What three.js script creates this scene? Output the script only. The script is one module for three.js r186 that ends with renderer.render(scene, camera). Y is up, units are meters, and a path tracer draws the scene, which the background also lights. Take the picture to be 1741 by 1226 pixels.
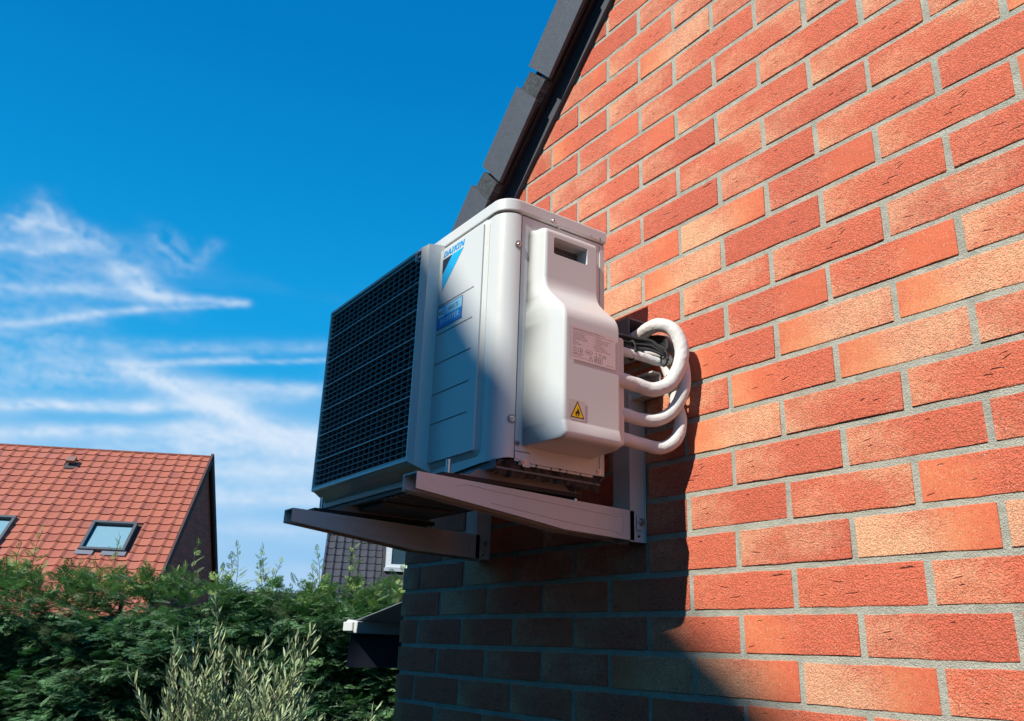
import * as THREE from 'three';
import { mergeGeometries } from 'three/addons/utils/BufferGeometryUtils.js';
import { RoundedBoxGeometry } from 'three/addons/geometries/RoundedBoxGeometry.js';
import { FontLoader } from 'three/addons/loaders/FontLoader.js';
import { Brush, Evaluator, SUBTRACTION } from 'three-bvh-csg';

// ------------------------------------------------------------------ camera, sky, sun, exposure
const scene = new THREE.Scene();
const camera = new THREE.PerspectiveCamera(46.32, 1741 / 1226, 0.05, 900);
camera.rotation.order = 'YXZ';
camera.rotation.set(0.3294, 0.9703, 0.0362);
camera.position.set(0.9777, -0.1399, 1.1483);
camera.updateMatrixWorld(true);
const renderer = new THREE.WebGLRenderer({ antialias: true });
renderer.setSize(1024, 721);
renderer.toneMapping = THREE.LinearToneMapping;
renderer.toneMappingExposure = 1.25;
renderer.shadowMap.enabled = true;

const SUN = new THREE.Vector3(0.13, 0.93, 1).normalize();
const sun = new THREE.DirectionalLight(new THREE.Color().setRGB(1, 0.96, 0.87), 5);
sun.position.copy(SUN).multiplyScalar(30);
sun.castShadow = true; sun.shadow.radius = 1;
sun.shadow.camera.left = -12; sun.shadow.camera.right = 12; sun.shadow.camera.top = 12; sun.shadow.camera.bottom = -12;
sun.shadow.camera.near = 0.5; sun.shadow.camera.far = 90; sun.shadow.mapSize.set(4096, 4096);
scene.add(sun); scene.add(sun.target);

// ------------------------------------------------------------------ noise and small helpers
function RNG(s) { s = (s * 2654435761) >>> 0; return () => { s = (s + 0x6D2B79F5) >>> 0; let t = s; t = Math.imul(t ^ (t >>> 15), t | 1); t ^= t + Math.imul(t ^ (t >>> 7), t | 61); return ((t ^ (t >>> 14)) >>> 0) / 4294967296; }; }
const h2 = (x, y, s) => { let n = Math.imul(x | 0, 374761393) ^ Math.imul(y | 0, 668265263) ^ Math.imul(s | 0, 974634211); n = Math.imul(n ^ (n >>> 13), 1274126177); return ((n ^ (n >>> 16)) >>> 0) / 4294967296; };
function vn(x, y, s) { const i = Math.floor(x), j = Math.floor(y), u = x - i, v = y - j, a = u * u * (3 - 2 * u), b = v * v * (3 - 2 * v); return (h2(i, j, s) * (1 - a) + h2(i + 1, j, s) * a) * (1 - b) + (h2(i, j + 1, s) * (1 - a) + h2(i + 1, j + 1, s) * a) * b; }
function fbm(x, y, s, o = 4) { let r = 0, a = 0.5, t = 0; for (let k = 0; k < o; k++) { r += a * vn(x, y, s + k * 17); t += a; x *= 2.03; y *= 2.03; a *= 0.5; } return r / t; }
const sm = (a, b, x) => { const t = Math.min(1, Math.max(0, (x - a) / (b - a))); return t * t * (3 - 2 * t); };
const mix = (a, b, t) => a + (b - a) * t;
const lin2s = (v) => Math.round(255 * (v <= 0.0031308 ? 12.92 * v : 1.055 * Math.pow(Math.min(1, v), 1 / 2.4) - 0.055));

const D2R = Math.PI / 180;
{ // the sky: clear blue with thin cirrus and contrails low in the west
  const W = 2048, H = 1024, data = new Float32Array(W * H * 4);
  const G = [[-90, .16, .17, .13], [-3, .1, .13, .12], [0, .3, .56, .86], [4, .24, .53, .86], [9, .11, .48, .86], [14, .03, .42, .83], [20, .008, .345, .77], [28, .003, .27, .66], [38, .001, .2, .555], [60, .001, .15, .5], [90, .001, .135, .47]];
  const base = (el) => { let k = 1; while (k < G.length - 1 && G[k][0] < el) k++; const a = G[k - 1], b = G[k], t = Math.min(1, Math.max(0, (el - a[0]) / (b[0] - a[0]))); return [mix(a[1], b[1], t), mix(a[2], b[2], t), mix(a[3], b[3], t)]; };
  // wisps: azimuth, elevation of both ends (degrees), half thickness, strength, raggedness
  const S = [[-88.5, 23.1, -84.4, 23.0, .75, .55, 1.2], [-91.5, 20.9, -85.5, 22.4, .38, .6, .7], [-87.4, 24.2, -86.2, 23.2, .6, .45, 1.4],
    [-82.8, 21.7, -80.2, 20.9, .6, .6, 1], [-82.6, 20.9, -78.6, 20.5, .5, .55, .7], [-80.5, 20.6, -74.6, 21.0, .24, .6, .5], [-90, 18.9, -81, 20.6, .45, .42, .6], [-87, 20.9, -81, 21.8, .7, .22, .8],
    [-90, 16.5, -81, 19.55, .24, .55, .35], [-81, 19.55, -75.2, 20.8, .15, .4, .3], [-80.2, 24.2, -78.5, 23.0, .9, .25, 1.4], [-77, 24.4, -77.6, 23.3, .35, .2, 1], [-90, 19.8, -80, 20.6, 1.1, .2, .9], [-90, 13.5, -82, 15.2, 1.2, .4, 1], [-80, 10.6, -66, 12.6, 1.3, .5, .8], [-90, 21.9, -82, 22.6, 1.2, .2, 1], [-90, 17.6, -84, 18.4, .9, .3, .9], [-75, 8.9, -62, 10, 1, .4, .7], [-79, 14.2, -70, 15.6, .6, .35, .8],
    [-91, 15.6, -85, 16.2, 1.3, .36, 1.2], [-82.3, 17, -69, 18.8, .5, .26, .5], [-82, 15.9, -74, 17.4, .26, .5, .4], [-76, 17.0, -66, 18.3, .12, .42, .3],
    [-80.6, 15.9, -73.5, 13.4, .75, .85, .6], [-76, 14.2, -67, 11.4, 1.1, .8, .7], [-91, 12.0, -79.5, 13.7, .42, .82, .4], [-80, 13.5, -74, 14.6, .45, .6, .5], [-90, 10.4, -76, 12.8, .5, .62, .5],
    [-77, 12.0, -62, 13.6, .9, .75, .6], [-79, 15.2, -64, 16.4, .5, .5, .5], [-76, 10.1, -60, 11.2, .6, .6, .5], [-78, 8.2, -60, 9.2, .6, .5, .4], [-76, 6.6, -60, 7.0, .5, .3, .4]];
  for (let j = 0; j < H; j++) {
    const el = (j + 0.5) / H * 180 - 90, b = base(el);
    for (let i = 0; i < W; i++) {
      const an = ((i + 0.5) / W - 0.5) * 360; // atan2(z, x)
      let az = Math.atan2(Math.cos(an * D2R), -Math.sin(an * D2R)) / D2R;
      let c = [b[0], b[1], b[2]];
      if (el > 0 && el < 50) {
        const qx = 1.5 * (fbm(az * .35, el * .5, 3) - .5), qy = 1.3 * (fbm(az * .4, el * .6, 9) - .5) + .5 * (fbm(az * 1.3, el * 1.6, 13) - .5);
        let a = 0;
        const inside = az > -100 && az < -58;
        if (inside) {
          for (const [a0, e0, a1, e1, w, k, rag] of S) {
            const dx = a1 - a0, dy = e1 - e0, L2 = dx * dx + dy * dy, wk = Math.min(1, Math.max(.18, (rag - .3) * 1.1)), wx = az + qx * wk, wy = el + qy * wk;
            let t = ((wx - a0) * dx + (wy - e0) * dy) / L2; const tc = Math.min(1, Math.max(0, t));
            const px = (wx - a0 - dx * tc) * .6, py = wy - e0 - dy * tc, d = Math.hypot(px, py) / w;
            if (d > 3.2) continue;
            const L = Math.sqrt(L2), al = t * L, ac = py * .9 + al * .06, n = .6 * fbm(al * .55 + a0 * 3, ac * 3.2, 21, 5) + .4 * fbm(az * 1.5 + a0, el * 2.6, 27, 5), nf = fbm(al * 1.6, ac * 13 + al * .8, 33, 3);
            const f = Math.exp(-d * d * 1.3) * Math.max(0, 1 - rag * 1.05 + rag * 2.5 * (n - .22) + 1.1 * (nf - .5));
            a = 1 - (1 - a) * (1 - Math.min(.97, k * f));
          }
        }
        const edge = 1 - sm(-100, -92, az) * (1 - sm(-66, -58, az));
        const veil = sm(.46, .72, fbm(az * .09 + 4, el * .42 + az * .02, 51, 5)) * sm(26, 12, el) * .3;
        const low = sm(17, 5, el) * (.16 + .3 * fbm(az * .12, el * .8, 61, 4)) * (1 - .7 * edge);
        a = 1 - (1 - a) * (1 - veil * .55) * (1 - low);
        c = [mix(c[0], .70, a), mix(c[1], .82, a), mix(c[2], .97, a)];
      }
      const o = (j * W + i) * 4; data[o] = c[0] * .8; data[o + 1] = c[1] * .8; data[o + 2] = c[2] * .8; data[o + 3] = 1;
    }
  }
  const t = new THREE.DataTexture(data, W, H, THREE.RGBAFormat, THREE.FloatType);
  t.mapping = THREE.EquirectangularReflectionMapping; t.magFilter = t.minFilter = THREE.LinearFilter; t.wrapS = THREE.RepeatWrapping; t.needsUpdate = true;
  scene.background = t; scene.environment = t;
}

function tex(w, h, f, srgb = true, rep = true) { // f(u, v, x, y) -> [r, g, b] linear or one grey value
  const d = new Uint8Array(w * h * 4);
  for (let y = 0; y < h; y++) for (let x = 0; x < w; x++) {
    const c = f(x / w, y / h, x, y), o = (y * w + x) * 4;
    if (srgb) { d[o] = lin2s(c[0]); d[o + 1] = lin2s(c[1]); d[o + 2] = lin2s(c[2]); } else d[o] = d[o + 1] = d[o + 2] = Math.max(0, Math.min(255, c * 255));
    d[o + 3] = 255;
  }
  const t = new THREE.DataTexture(d, w, h); t.magFilter = THREE.LinearFilter; t.minFilter = THREE.LinearMipmapLinearFilter; t.generateMipmaps = true; t.anisotropy = 8;
  if (srgb) t.colorSpace = THREE.SRGBColorSpace;
  if (rep) t.wrapS = t.wrapT = THREE.RepeatWrapping;
  t.needsUpdate = true; return t;
}
function canvasTex(w, h, draw) { const c = document.createElement('canvas'); c.width = w; c.height = h; draw(c.getContext('2d'), w, h); const t = new THREE.CanvasTexture(c); t.colorSpace = THREE.SRGBColorSpace; t.anisotropy = 8; return t; }
const rgb = (r, g, b) => new THREE.Color().setRGB(r, g, b);
const std = (c, rough, o = {}) => new THREE.MeshStandardMaterial({ color: c, roughness: rough, ...o });

const used = {};
function numbered(n) { const k = used[n] = (used[n] ?? -1) + 1; return k ? `${n}_${String(k).padStart(3, '0')}` : n; }
function thing(name, label, category, p = [0, 0, 0], group) {
  const o = new THREE.Group(); o.name = numbered(name); o.position.set(...p); o.userData = { label, category }; if (group) o.userData.group = group;
  scene.add(o); return o;
}
function part(name, geo, m, parent, pos) { // geometry is in world axes; a part of a thing is moved back by the thing's base
  if (Array.isArray(geo)) geo = merge(geo);
  const o = new THREE.Mesh(geo, m); o.name = name; o.castShadow = o.receiveShadow = true;
  const par = parent.isMesh ? null : parent.position;
  if (pos) o.position.set(...pos);
  if (par && parent.parent === scene) o.position.sub(par);
  parent.add(o); return o;
}
function struct(name, geo, m) { const o = new THREE.Mesh(geo, m); o.name = name; o.userData.kind = 'structure'; o.receiveShadow = o.castShadow = true; scene.add(o); return o; }
function merge(list) {
  return mergeGeometries(list.map((g) => { g = g.index ? g.toNonIndexed() : g.clone(); for (const k of Object.keys(g.attributes)) if (!['position', 'normal', 'uv'].includes(k)) g.deleteAttribute(k); if (!g.attributes.uv) g.setAttribute('uv', new THREE.BufferAttribute(new Float32Array(g.attributes.position.count * 2), 2)); return g; }));
}
function box(x0, x1, y0, y1, z0, z1, r = 0) {
  const g = r ? new RoundedBoxGeometry(x1 - x0, y1 - y0, z1 - z0, 2, r) : new THREE.BoxGeometry(x1 - x0, y1 - y0, z1 - z0);
  g.translate((x0 + x1) / 2, (y0 + y1) / 2, (z0 + z1) / 2); return g;
}
const V = (a) => new THREE.Vector3(...a);
function foam(g, r) { const p = g.attributes.position, n = g.attributes.normal; for (let i = 0; i < p.count; i++) { const k = r * (.025 * (fbm(p.getX(i) * 60 + 7, p.getY(i) * 60 + p.getZ(i) * 47, 91, 3) - .5) + .045 * (fbm(p.getX(i) * 240, p.getY(i) * 240 + p.getZ(i) * 190, 92, 2) - .5)); p.setXYZ(i, p.getX(i) + n.getX(i) * k, p.getY(i) + n.getY(i) * k, p.getZ(i) + n.getZ(i) * k); } g.computeVertexNormals(); return g; }
function tube(pts, r, seg = 40, rad = 12) { return new THREE.TubeGeometry(new THREE.CatmullRomCurve3(pts.map(V), false, 'centripetal'), seg, r, rad); }
function rod(a, b, r0, r1 = r0, n = 8) { const d = V(b).sub(V(a)), g = new THREE.CylinderGeometry(r1, r0, d.length(), n); g.applyQuaternion(new THREE.Quaternion().setFromUnitVectors(new THREE.Vector3(0, 1, 0), d.clone().normalize())); g.translate((a[0] + b[0]) / 2, (a[1] + b[1]) / 2, (a[2] + b[2]) / 2); return g; }
function poly(verts, faces, uvs) { // flat-shaded faces from corner lists
  const p = [], u = [];
  for (const f of faces) for (let k = 1; k < f.length - 1; k++) for (const i of [f[0], f[k], f[k + 1]]) { p.push(...verts[i]); u.push(...(uvs ? uvs[i] : [0, 0])); }
  const g = new THREE.BufferGeometry(); g.setAttribute('position', new THREE.Float32BufferAttribute(p, 3)); g.setAttribute('uv', new THREE.Float32BufferAttribute(u, 2)); g.computeVertexNormals(); return g;
}
function worldUV(g, ax, ay, s) { const p = g.attributes.position, u = new Float32Array(p.count * 2); for (let i = 0; i < p.count; i++) { const q = [p.getX(i), p.getY(i), p.getZ(i)]; u[2 * i] = q[ax] * s; u[2 * i + 1] = q[ay] * s; } g.setAttribute('uv', new THREE.BufferAttribute(u, 2)); return g; }
const pv = new THREE.Vector3();
function seen(x, y, z, m = 0.12) { pv.set(x, y, z).project(camera); return pv.z < 1 && Math.abs(pv.x) < 1 + m && Math.abs(pv.y) < 1 + m; }

// ------------------------------------------------------------------ materials
const M = {
  ivory: std(rgb(.625, .64, .622), .38), ivoryDull: std(rgb(.6, .6, .575), .5), bracket: std(rgb(.56, .56, .545), .42),
  dark: std(rgb(.02, .021, .024), .6), black: std(rgb(.012, .012, .014), .7), steel: std(rgb(.55, .56, .58), .3, { metalness: 1 }),
  wireShade: std(rgb(.125, .135, .155), .45), pipe: null, slate: std(rgb(.1, .115, .135), .55), trunk: std(rgb(.1, .08, .06), .9), glass: std(rgb(.04, .06, .075), .05, { metalness: 0 }),
};
const orange = tex(256, 256, (u, v, x, y) => .5 + .5 * (vn(x * .35, y * .35, 5) - .5), false);
M.ivory.bumpMap = orange; M.ivory.bumpScale = .00004;
M.ivory.roughnessMap = tex(256, 256, (u, v, x, y) => .8 + .3 * (fbm(x * .05, y * .05, 8) - .4), false);

// mortar
const mortarMap = tex(512, 512, (u, v, x, y) => { const n = fbm(x * .02, y * .02, 4), g = h2(x, y, 77), s = .38 + .17 * (n - .5) + .15 * (g - .5) - (h2(x >> 1, y >> 1, 5) > .94 ? .12 : 0); return [s, s * .985, s * .82]; });
const mortarBump = tex(512, 512, (u, v, x, y) => .5 * fbm(x * .06, y * .06, 14) + .5 * h2(x >> 1, y >> 1, 3), false);
M.mortar = std(0xffffff, .95, { map: mortarMap, bumpMap: mortarBump, bumpScale: .0022 });

// bricks: sand faced, fired red to buff, with fold marks
const brickMats = [], NB = 14;
for (let k = 0; k < NB; k++) {
  const r = RNG(900 + k), W = 448, H = 128, ph = r() * 100, buffAt = r(), dir = r() < .5 ? 1 : -1, amount = [.2, .65, .4, .9, .1, .5, .3, .6, .1, .8, .4, .2, .55, .45][k], smoothAt = r() < .45 ? (r() < .5 ? 0 : 1) : -1;
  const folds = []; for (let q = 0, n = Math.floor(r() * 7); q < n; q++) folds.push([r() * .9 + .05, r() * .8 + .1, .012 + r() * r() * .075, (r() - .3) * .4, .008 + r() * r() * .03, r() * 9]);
  const field = new Float32Array(W * H), fold = new Float32Array(W * H), smooth = new Float32Array(W * H);
  for (let y = 0; y < H; y++) for (let x = 0; x < W; x++) {
    const u = x / W, v = y / H, i = y * W + x;
    field[i] = sm(.24, .8, .6 * fbm(u * 1.9 + ph, v * .9 + ph, k) + .34 * (dir > 0 ? u : 1 - u) - .3 + amount * .42 + .22 * (fbm(u * 30, v * 9, k + 3) - .5));
    smooth[i] = smoothAt < 0 ? 0 : sm(.45, .8, (smoothAt ? u : 1 - u) + .25 * (fbm(u * 5 + ph, v * 3, k + 40) - .5));
    let f = 0;
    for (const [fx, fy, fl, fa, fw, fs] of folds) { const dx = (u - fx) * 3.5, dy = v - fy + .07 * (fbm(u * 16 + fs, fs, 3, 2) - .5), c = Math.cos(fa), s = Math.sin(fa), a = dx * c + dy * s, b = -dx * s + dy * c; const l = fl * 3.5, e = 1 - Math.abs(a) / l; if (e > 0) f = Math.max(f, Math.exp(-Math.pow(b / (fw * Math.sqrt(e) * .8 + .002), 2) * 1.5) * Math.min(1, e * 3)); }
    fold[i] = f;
  }
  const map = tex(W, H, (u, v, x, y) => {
    const i = y * W + x, b = field[i], s = smooth[i], g = h2(x, y, k + 200) - .5, g2 = vn(x * .45, y * .45, k + 300) - .5, sp = h2(x >> 1, y >> 1, k + 400);
    let c = [mix(.565, .70, b), mix(.128, .36, b), mix(.066, .20, b)];
    c = [mix(c[0], .62, s * .6), mix(c[1], .145 + .05 * b, s * .6), mix(c[2], .06, s * .6)];
    let q = 1 + (1 - s * .75) * (.5 * g + .75 * g2) + .14 * (fbm(u * 9, v * 3, k + 500) - .5);
    if (sp > .94) q *= .5; else if (sp < .04) q *= 1.4; if (h2(x >> 1, y >> 1, k + 800) > .9975 - .004 * (k % 3 === 0)) return [.62, .56, .5];
    q *= 1 - .6 * fold[i];  // crease shade painted into the colour along the folds
    return [c[0] * q, c[1] * q * (1 - .1 * (g2 > .2 ? 1 : 0)), c[2] * q];
  }, true, false);
  const bump = tex(W, H, (u, v, x, y) => { const i = y * W + x, s = 1 - .8 * smooth[i]; return .62 + s * (.16 * (h2(x, y, k + 600) - .5) + .34 * (vn(x * .33, y * .33, k + 700) - .5)) + .1 * (fbm(u * 7, v * 3, k + 33) - .5) - .5 * fold[i]; }, false, false);
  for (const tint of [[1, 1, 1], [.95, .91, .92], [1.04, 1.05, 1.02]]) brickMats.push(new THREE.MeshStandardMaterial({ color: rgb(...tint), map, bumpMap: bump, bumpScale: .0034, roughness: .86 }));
}
function brickGeo(w, h, d, seed, n = 6) { // origin at the lower left of the face, face towards +z, worn arrises
  const r = RNG(seed), b = .0012, xs = [0, b], ys = [0, b, h - b, h], j = (a) => (r() - .5) * 2 * a;
  for (let i = 1; i < n; i++) xs.push(w * i / n); xs.push(w - b, w);
  const nx = xs.length, P = [];
  for (let q = 0; q < 4; q++) for (let i = 0; i < nx; i++) {
    const bx = i === 0 || i === nx - 1, by = q === 0 || q === 3;
    P.push([xs[i] + (bx ? j(.0009) : 0), ys[q] + (by ? j(.0009) : q === 1 || q === 2 ? j(.0006) : 0), bx || by ? -b + j(.0004) : j(.00025)]);
  }
  for (const [q, i, sx, sy] of [[0, 0, 1, 1], [0, nx - 1, -1, 1], [3, 0, 1, -1], [3, nx - 1, -1, -1]]) { const c = r() * r() * .0042, p = P[q * nx + i]; p[0] += sx * c; p[1] += sy * c * .6; p[2] -= c * .5; }
  const pos = [], uv = [], idx = [];
  for (const p of P) { pos.push(...p); uv.push(p[0] / w, p[1] / h); }
  for (let q = 0; q < 3; q++) for (let i = 0; i < nx - 1; i++) { const a = q * nx + i; idx.push(a, a + 1, a + nx + 1, a, a + nx + 1, a + nx); }
  const ring = []; for (let i = 0; i < nx; i++) ring.push(i); for (let q = 1; q < 4; q++) ring.push(q * nx + nx - 1); for (let i = nx - 2; i >= 0; i--) ring.push(3 * nx + i); for (let q = 2; q >= 1; q--) ring.push(q * nx);
  const o = pos.length / 3; for (const k of ring) { const p = P[k]; pos.push(...p, p[0], p[1], -d); uv.push(p[0] / w, p[1] / h, p[0] / w * .98, p[1] / h * .9); }
  for (let k = 0; k < ring.length; k++) { const a = o + 2 * k, c = o + 2 * ((k + 1) % ring.length); idx.push(a, a + 1, c + 1, a, c + 1, c); }
  const g = new THREE.BufferGeometry(); g.setAttribute('position', new THREE.Float32BufferAttribute(pos, 3)); g.setAttribute('uv', new THREE.Float32BufferAttribute(uv, 2)); g.setIndex(idx); g.computeVertexNormals(); return g;
}
const farBrick = (() => { const W = 512, H = 512; return tex(W, H, (u, v) => { const row = Math.floor(v * 16), uu = u * 5 + (row % 2) * .5, c = Math.floor(uu) % 5, fv = v * 16 - row, fu = uu - Math.floor(uu); if (fv < .14 || fu < .05) return [.13, .11, .1]; const t = .75 + .5 * h2(c, row, 4); return [.25 * t, .085 * t, .06 * t]; }); })();
M.farBrick = std(0xffffff, .9, { map: farBrick });

// ------------------------------------------------------------------ ground
const GY = -2.2;
{
  const gm = tex(512, 512, (u, v, x, y) => { const t = .6 + .9 * (fbm(x * .03, y * .03, 2) - .3) + .5 * (h2(x, y, 9) - .5); return [.03 * t, .05 * t, .018 * t]; });
  gm.repeat.set(1, 1);
  const g = new THREE.PlaneGeometry(1000, 1000, 1, 1); g.rotateX(-Math.PI / 2); g.translate(0, GY, 0); worldUV(g, 0, 2, .35);
  struct('ground', g, std(0xffffff, 1, { map: gm, bumpMap: mortarBump, bumpScale: .03 }));
}

// ------------------------------------------------------------------ the house whose gable carries the unit
const PX = .22, PY = .0695, VM = .985; // brick pitch, verge slope
const CORNER = -1.2, APEX = 1.9;
const vergeY = (x) => 1.245 + VM * (x + .498);            // top of the wall under the verge
const house = thing('brick_house', 'red and buff brick gable wall with dark tiled verge carrying the white outdoor unit', 'house', [0, GY, 0]);
const gable = (() => {
  const s = new THREE.Shape(), yE = vergeY(CORNER), yA = vergeY(APEX);
  s.moveTo(CORNER + .012, GY); s.lineTo(2 * APEX - CORNER, GY); s.lineTo(2 * APEX - CORNER, yE); s.lineTo(APEX, yA); s.lineTo(CORNER + .012, yE);
  const g = new THREE.ExtrudeGeometry(s, { depth: .29, bevelEnabled: false }); g.translate(0, 0, -.2924); worldUV(g, 0, 1, 4);
  const w = part('gable_wall', g, M.mortar, house); w.userData.label = 'grey mortar bed of the gable wall'; return w;
})();
{
  const full = []; for (let k = 0; k < 8; k++) full.push(brickGeo(.2088, .0588, .1, 40 + k));
  const r = RNG(5), cand = [], rest = [];
  for (let v = -30; v < 47; v++) for (let u = -6; u < 34; u++) {
    const off = ((v % 2) + 2) % 2 ? .5 : 0;
    let x0 = (u + off) * PX + .0056, x1 = (u + off + 1) * PX - .0056; const y0 = v * PY + .0052, y1 = y0 + .0588;
    if (x1 < CORNER + .03) continue; x0 = Math.max(x0, CORNER);
    const l = (y1 - 1.245) / VM - .498 - .0;  // verge meets the top of this course here
    x0 = Math.max(x0, l - .02); x1 = Math.min(x1, 2 * APEX - l + .02);
    if (x1 - x0 < .02) continue;
    const cx = (x0 + x1) / 2, cy = (y0 + y1) / 2, vis = seen(x0, cy, 0, .03) || seen(x1, cy, 0, .03) || seen(cx, y0, 0, .03) || seen(cx, y1, 0, .03);
    let size = 0; if (vis) { const a = new THREE.Vector3(x0, y0, 0).project(camera).clone(), b = new THREE.Vector3(x1, y1, 0).project(camera); size = Math.abs(a.x - b.x) + .6 * Math.abs(a.y - b.y); }
    (vis ? cand : rest).push([x0, x1, y0, size, Math.floor(r() * brickMats.length), Math.floor(r() * 8), r(), r(), r()]);
  }
  cand.sort((a, b) => b[3] - a[3]);
  const small = cand.splice(300), extra = [];
  for (const [x0, x1, y0, , m, gk, a, b, c] of cand) {
    const w = x1 - x0, g = Math.abs(w - .2088) < .001 ? full[gk] : brickGeo(w, .0588, .1, 300 + gk + Math.floor(a * 999), w > .12 ? 6 : 3);
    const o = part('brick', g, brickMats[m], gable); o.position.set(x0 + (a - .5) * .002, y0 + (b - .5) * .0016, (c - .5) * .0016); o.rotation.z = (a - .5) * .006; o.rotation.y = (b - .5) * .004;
  }
  const sets = brickMats.map(() => []);
  for (const [x0, x1, y0, , m, gk, a, b, c] of small.concat(rest)) { const g = brickGeo(x1 - x0, .0588, .03, gk, 1); g.translate(x0, y0, (c - .5) * .0016); sets[m % 6].push(g); }
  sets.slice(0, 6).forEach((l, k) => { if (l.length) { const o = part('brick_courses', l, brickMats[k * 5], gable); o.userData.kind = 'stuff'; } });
  // the other walls of the house
  const W2 = 2 * APEX - CORNER, yE = vergeY(CORNER), bk = [worldUV(box(CORNER + .002, CORNER + .25, GY, yE, -9, -.3), 2, 1, .9), worldUV(box(W2 - .25, W2, GY, yE, -9, -.3), 2, 1, .9), worldUV(box(CORNER + .25, W2 - .25, GY, yE, -9, -8.7), 0, 1, .9)];
  part('side_wall', bk, M.farBrick, house);
}
{ // roof with its verge: dark concrete tiles with a turned-down flank, rough where one passes under the next
  const n = new THREE.Vector2(-VM, 1).normalize(), d = new THREE.Vector2(-1, -VM).normalize(); // up out of the slope, down the slope
  const topAt = (x) => 1.455 + VM * (x + .498);
  const slopeBox = (x, t0, t1, h0, h1, z0, z1, tilt = 0) => { // t down the slope from x, h below the tile top line
    const v = []; for (const z of [z0, z1]) for (const [t, h] of [[t0, h1], [t1, h1], [t1, h0], [t0, h0]]) { const hh = h - tilt * (t - t0); v.push([x + d.x * t - n.x * hh, topAt(x) + d.y * t - n.y * hh, z]); }
    return poly(v, [[4, 5, 6, 7], [1, 0, 3, 2], [0, 1, 5, 4], [2, 3, 7, 6], [1, 2, 6, 5], [3, 0, 4, 7]]);
  };
  const tileMap = tex(256, 256, (u, v, x, y) => { const t = .85 + .25 * (fbm(x * .04, y * .04, 6) - .5) + .1 * (h2(x, y, 6) - .5) + (h2(x >> 1, y >> 1, 8) > .992 ? .5 : 0); return [.064 * t, .075 * t, .092 * t]; });
  M.tile = std(0xffffff, .62, { map: tileMap, bumpMap: mortarBump, bumpScale: .0012 });
  M.rough = std(0xffffff, .95, { map: tex(128, 128, (u, v, x, y) => { const t = .5 + .9 * vn(x * .4, y * .4, 3) * vn(x * .15, y * .15, 5) + .4 * (h2(x, y, 3) - .5); return [.145 * t, .165 * t, .175 * t]; }), bumpMap: mortarBump, bumpScale: .006 });
  const roof = part('roof', [slopeBox(2, 0, 5.1, .05, .17, -9, .012), (() => { const g = slopeBox(2, 0, 5.1, .05, .17, -9, .012); g.scale(-1, 1, 1); g.translate(2 * APEX + .1, -.001, 0); const p = g.attributes.position.array; for (let i = 0; i < p.length; i += 9) for (let k = 0; k < 3; k++) { const q = p[i + 3 + k]; p[i + 3 + k] = p[i + 6 + k]; p[i + 6 + k] = q; } g.computeVertexNormals(); return g; })()], M.tile, house);
  const L0 = Math.hypot(1, VM); // length per metre of x
  for (let k = -11; k < 3; k++) {
    const xe = -.591 - .2115 * k;            // lower end of this verge tile
    const x = xe + .235 / L0, t = 0;
    const g = merge([slopeBox(x, 0, .235, 0, .13, .051, .06, -.05), slopeBox(x, 0, .235, .0005, .05, -.1, .0512, -.05)]);
    const tile = part('verge_tile', worldUV(g, 0, 1, 5), M.tile, roof);
    tile.position.z = .001 * Math.sin(k * 7); tile.position.y += .0;
    const gr = slopeBox(xe, .009, .08, .027, .124, .03, .0565, .08);
    part('gap_shade_filler', slopeBox(xe, -.03, .0088, .034, .12, .0, .042), M.black, roof);  // black filler stands in for the shaded gap under the upper tile
    // rough broken upper lip
    part('tile_lip', worldUV(gr, 0, 1, 9), M.rough, roof);
  }
  const tf = []; for (let i = 0; i < 14; i++) { const x = 1.9 - i * .2115; tf.push(slopeBox(x, 0, .31, .0, .045, -9, -.1, -.06)); }
  part('roof_course', tf, M.tile, roof);
  part('shade_soffit', [slopeBox(2, 0, 4.62, .085, .118, -.02, .0505), slopeBox(2, 0, 4.62, .1185, .15, -.005, .01), slopeBox(2, 0, 4.62, .1185, .124, .026, .034)], std(rgb(.008, .009, .014), .5), house);  // near-black colour stands in for the shade below the verge
}
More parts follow.
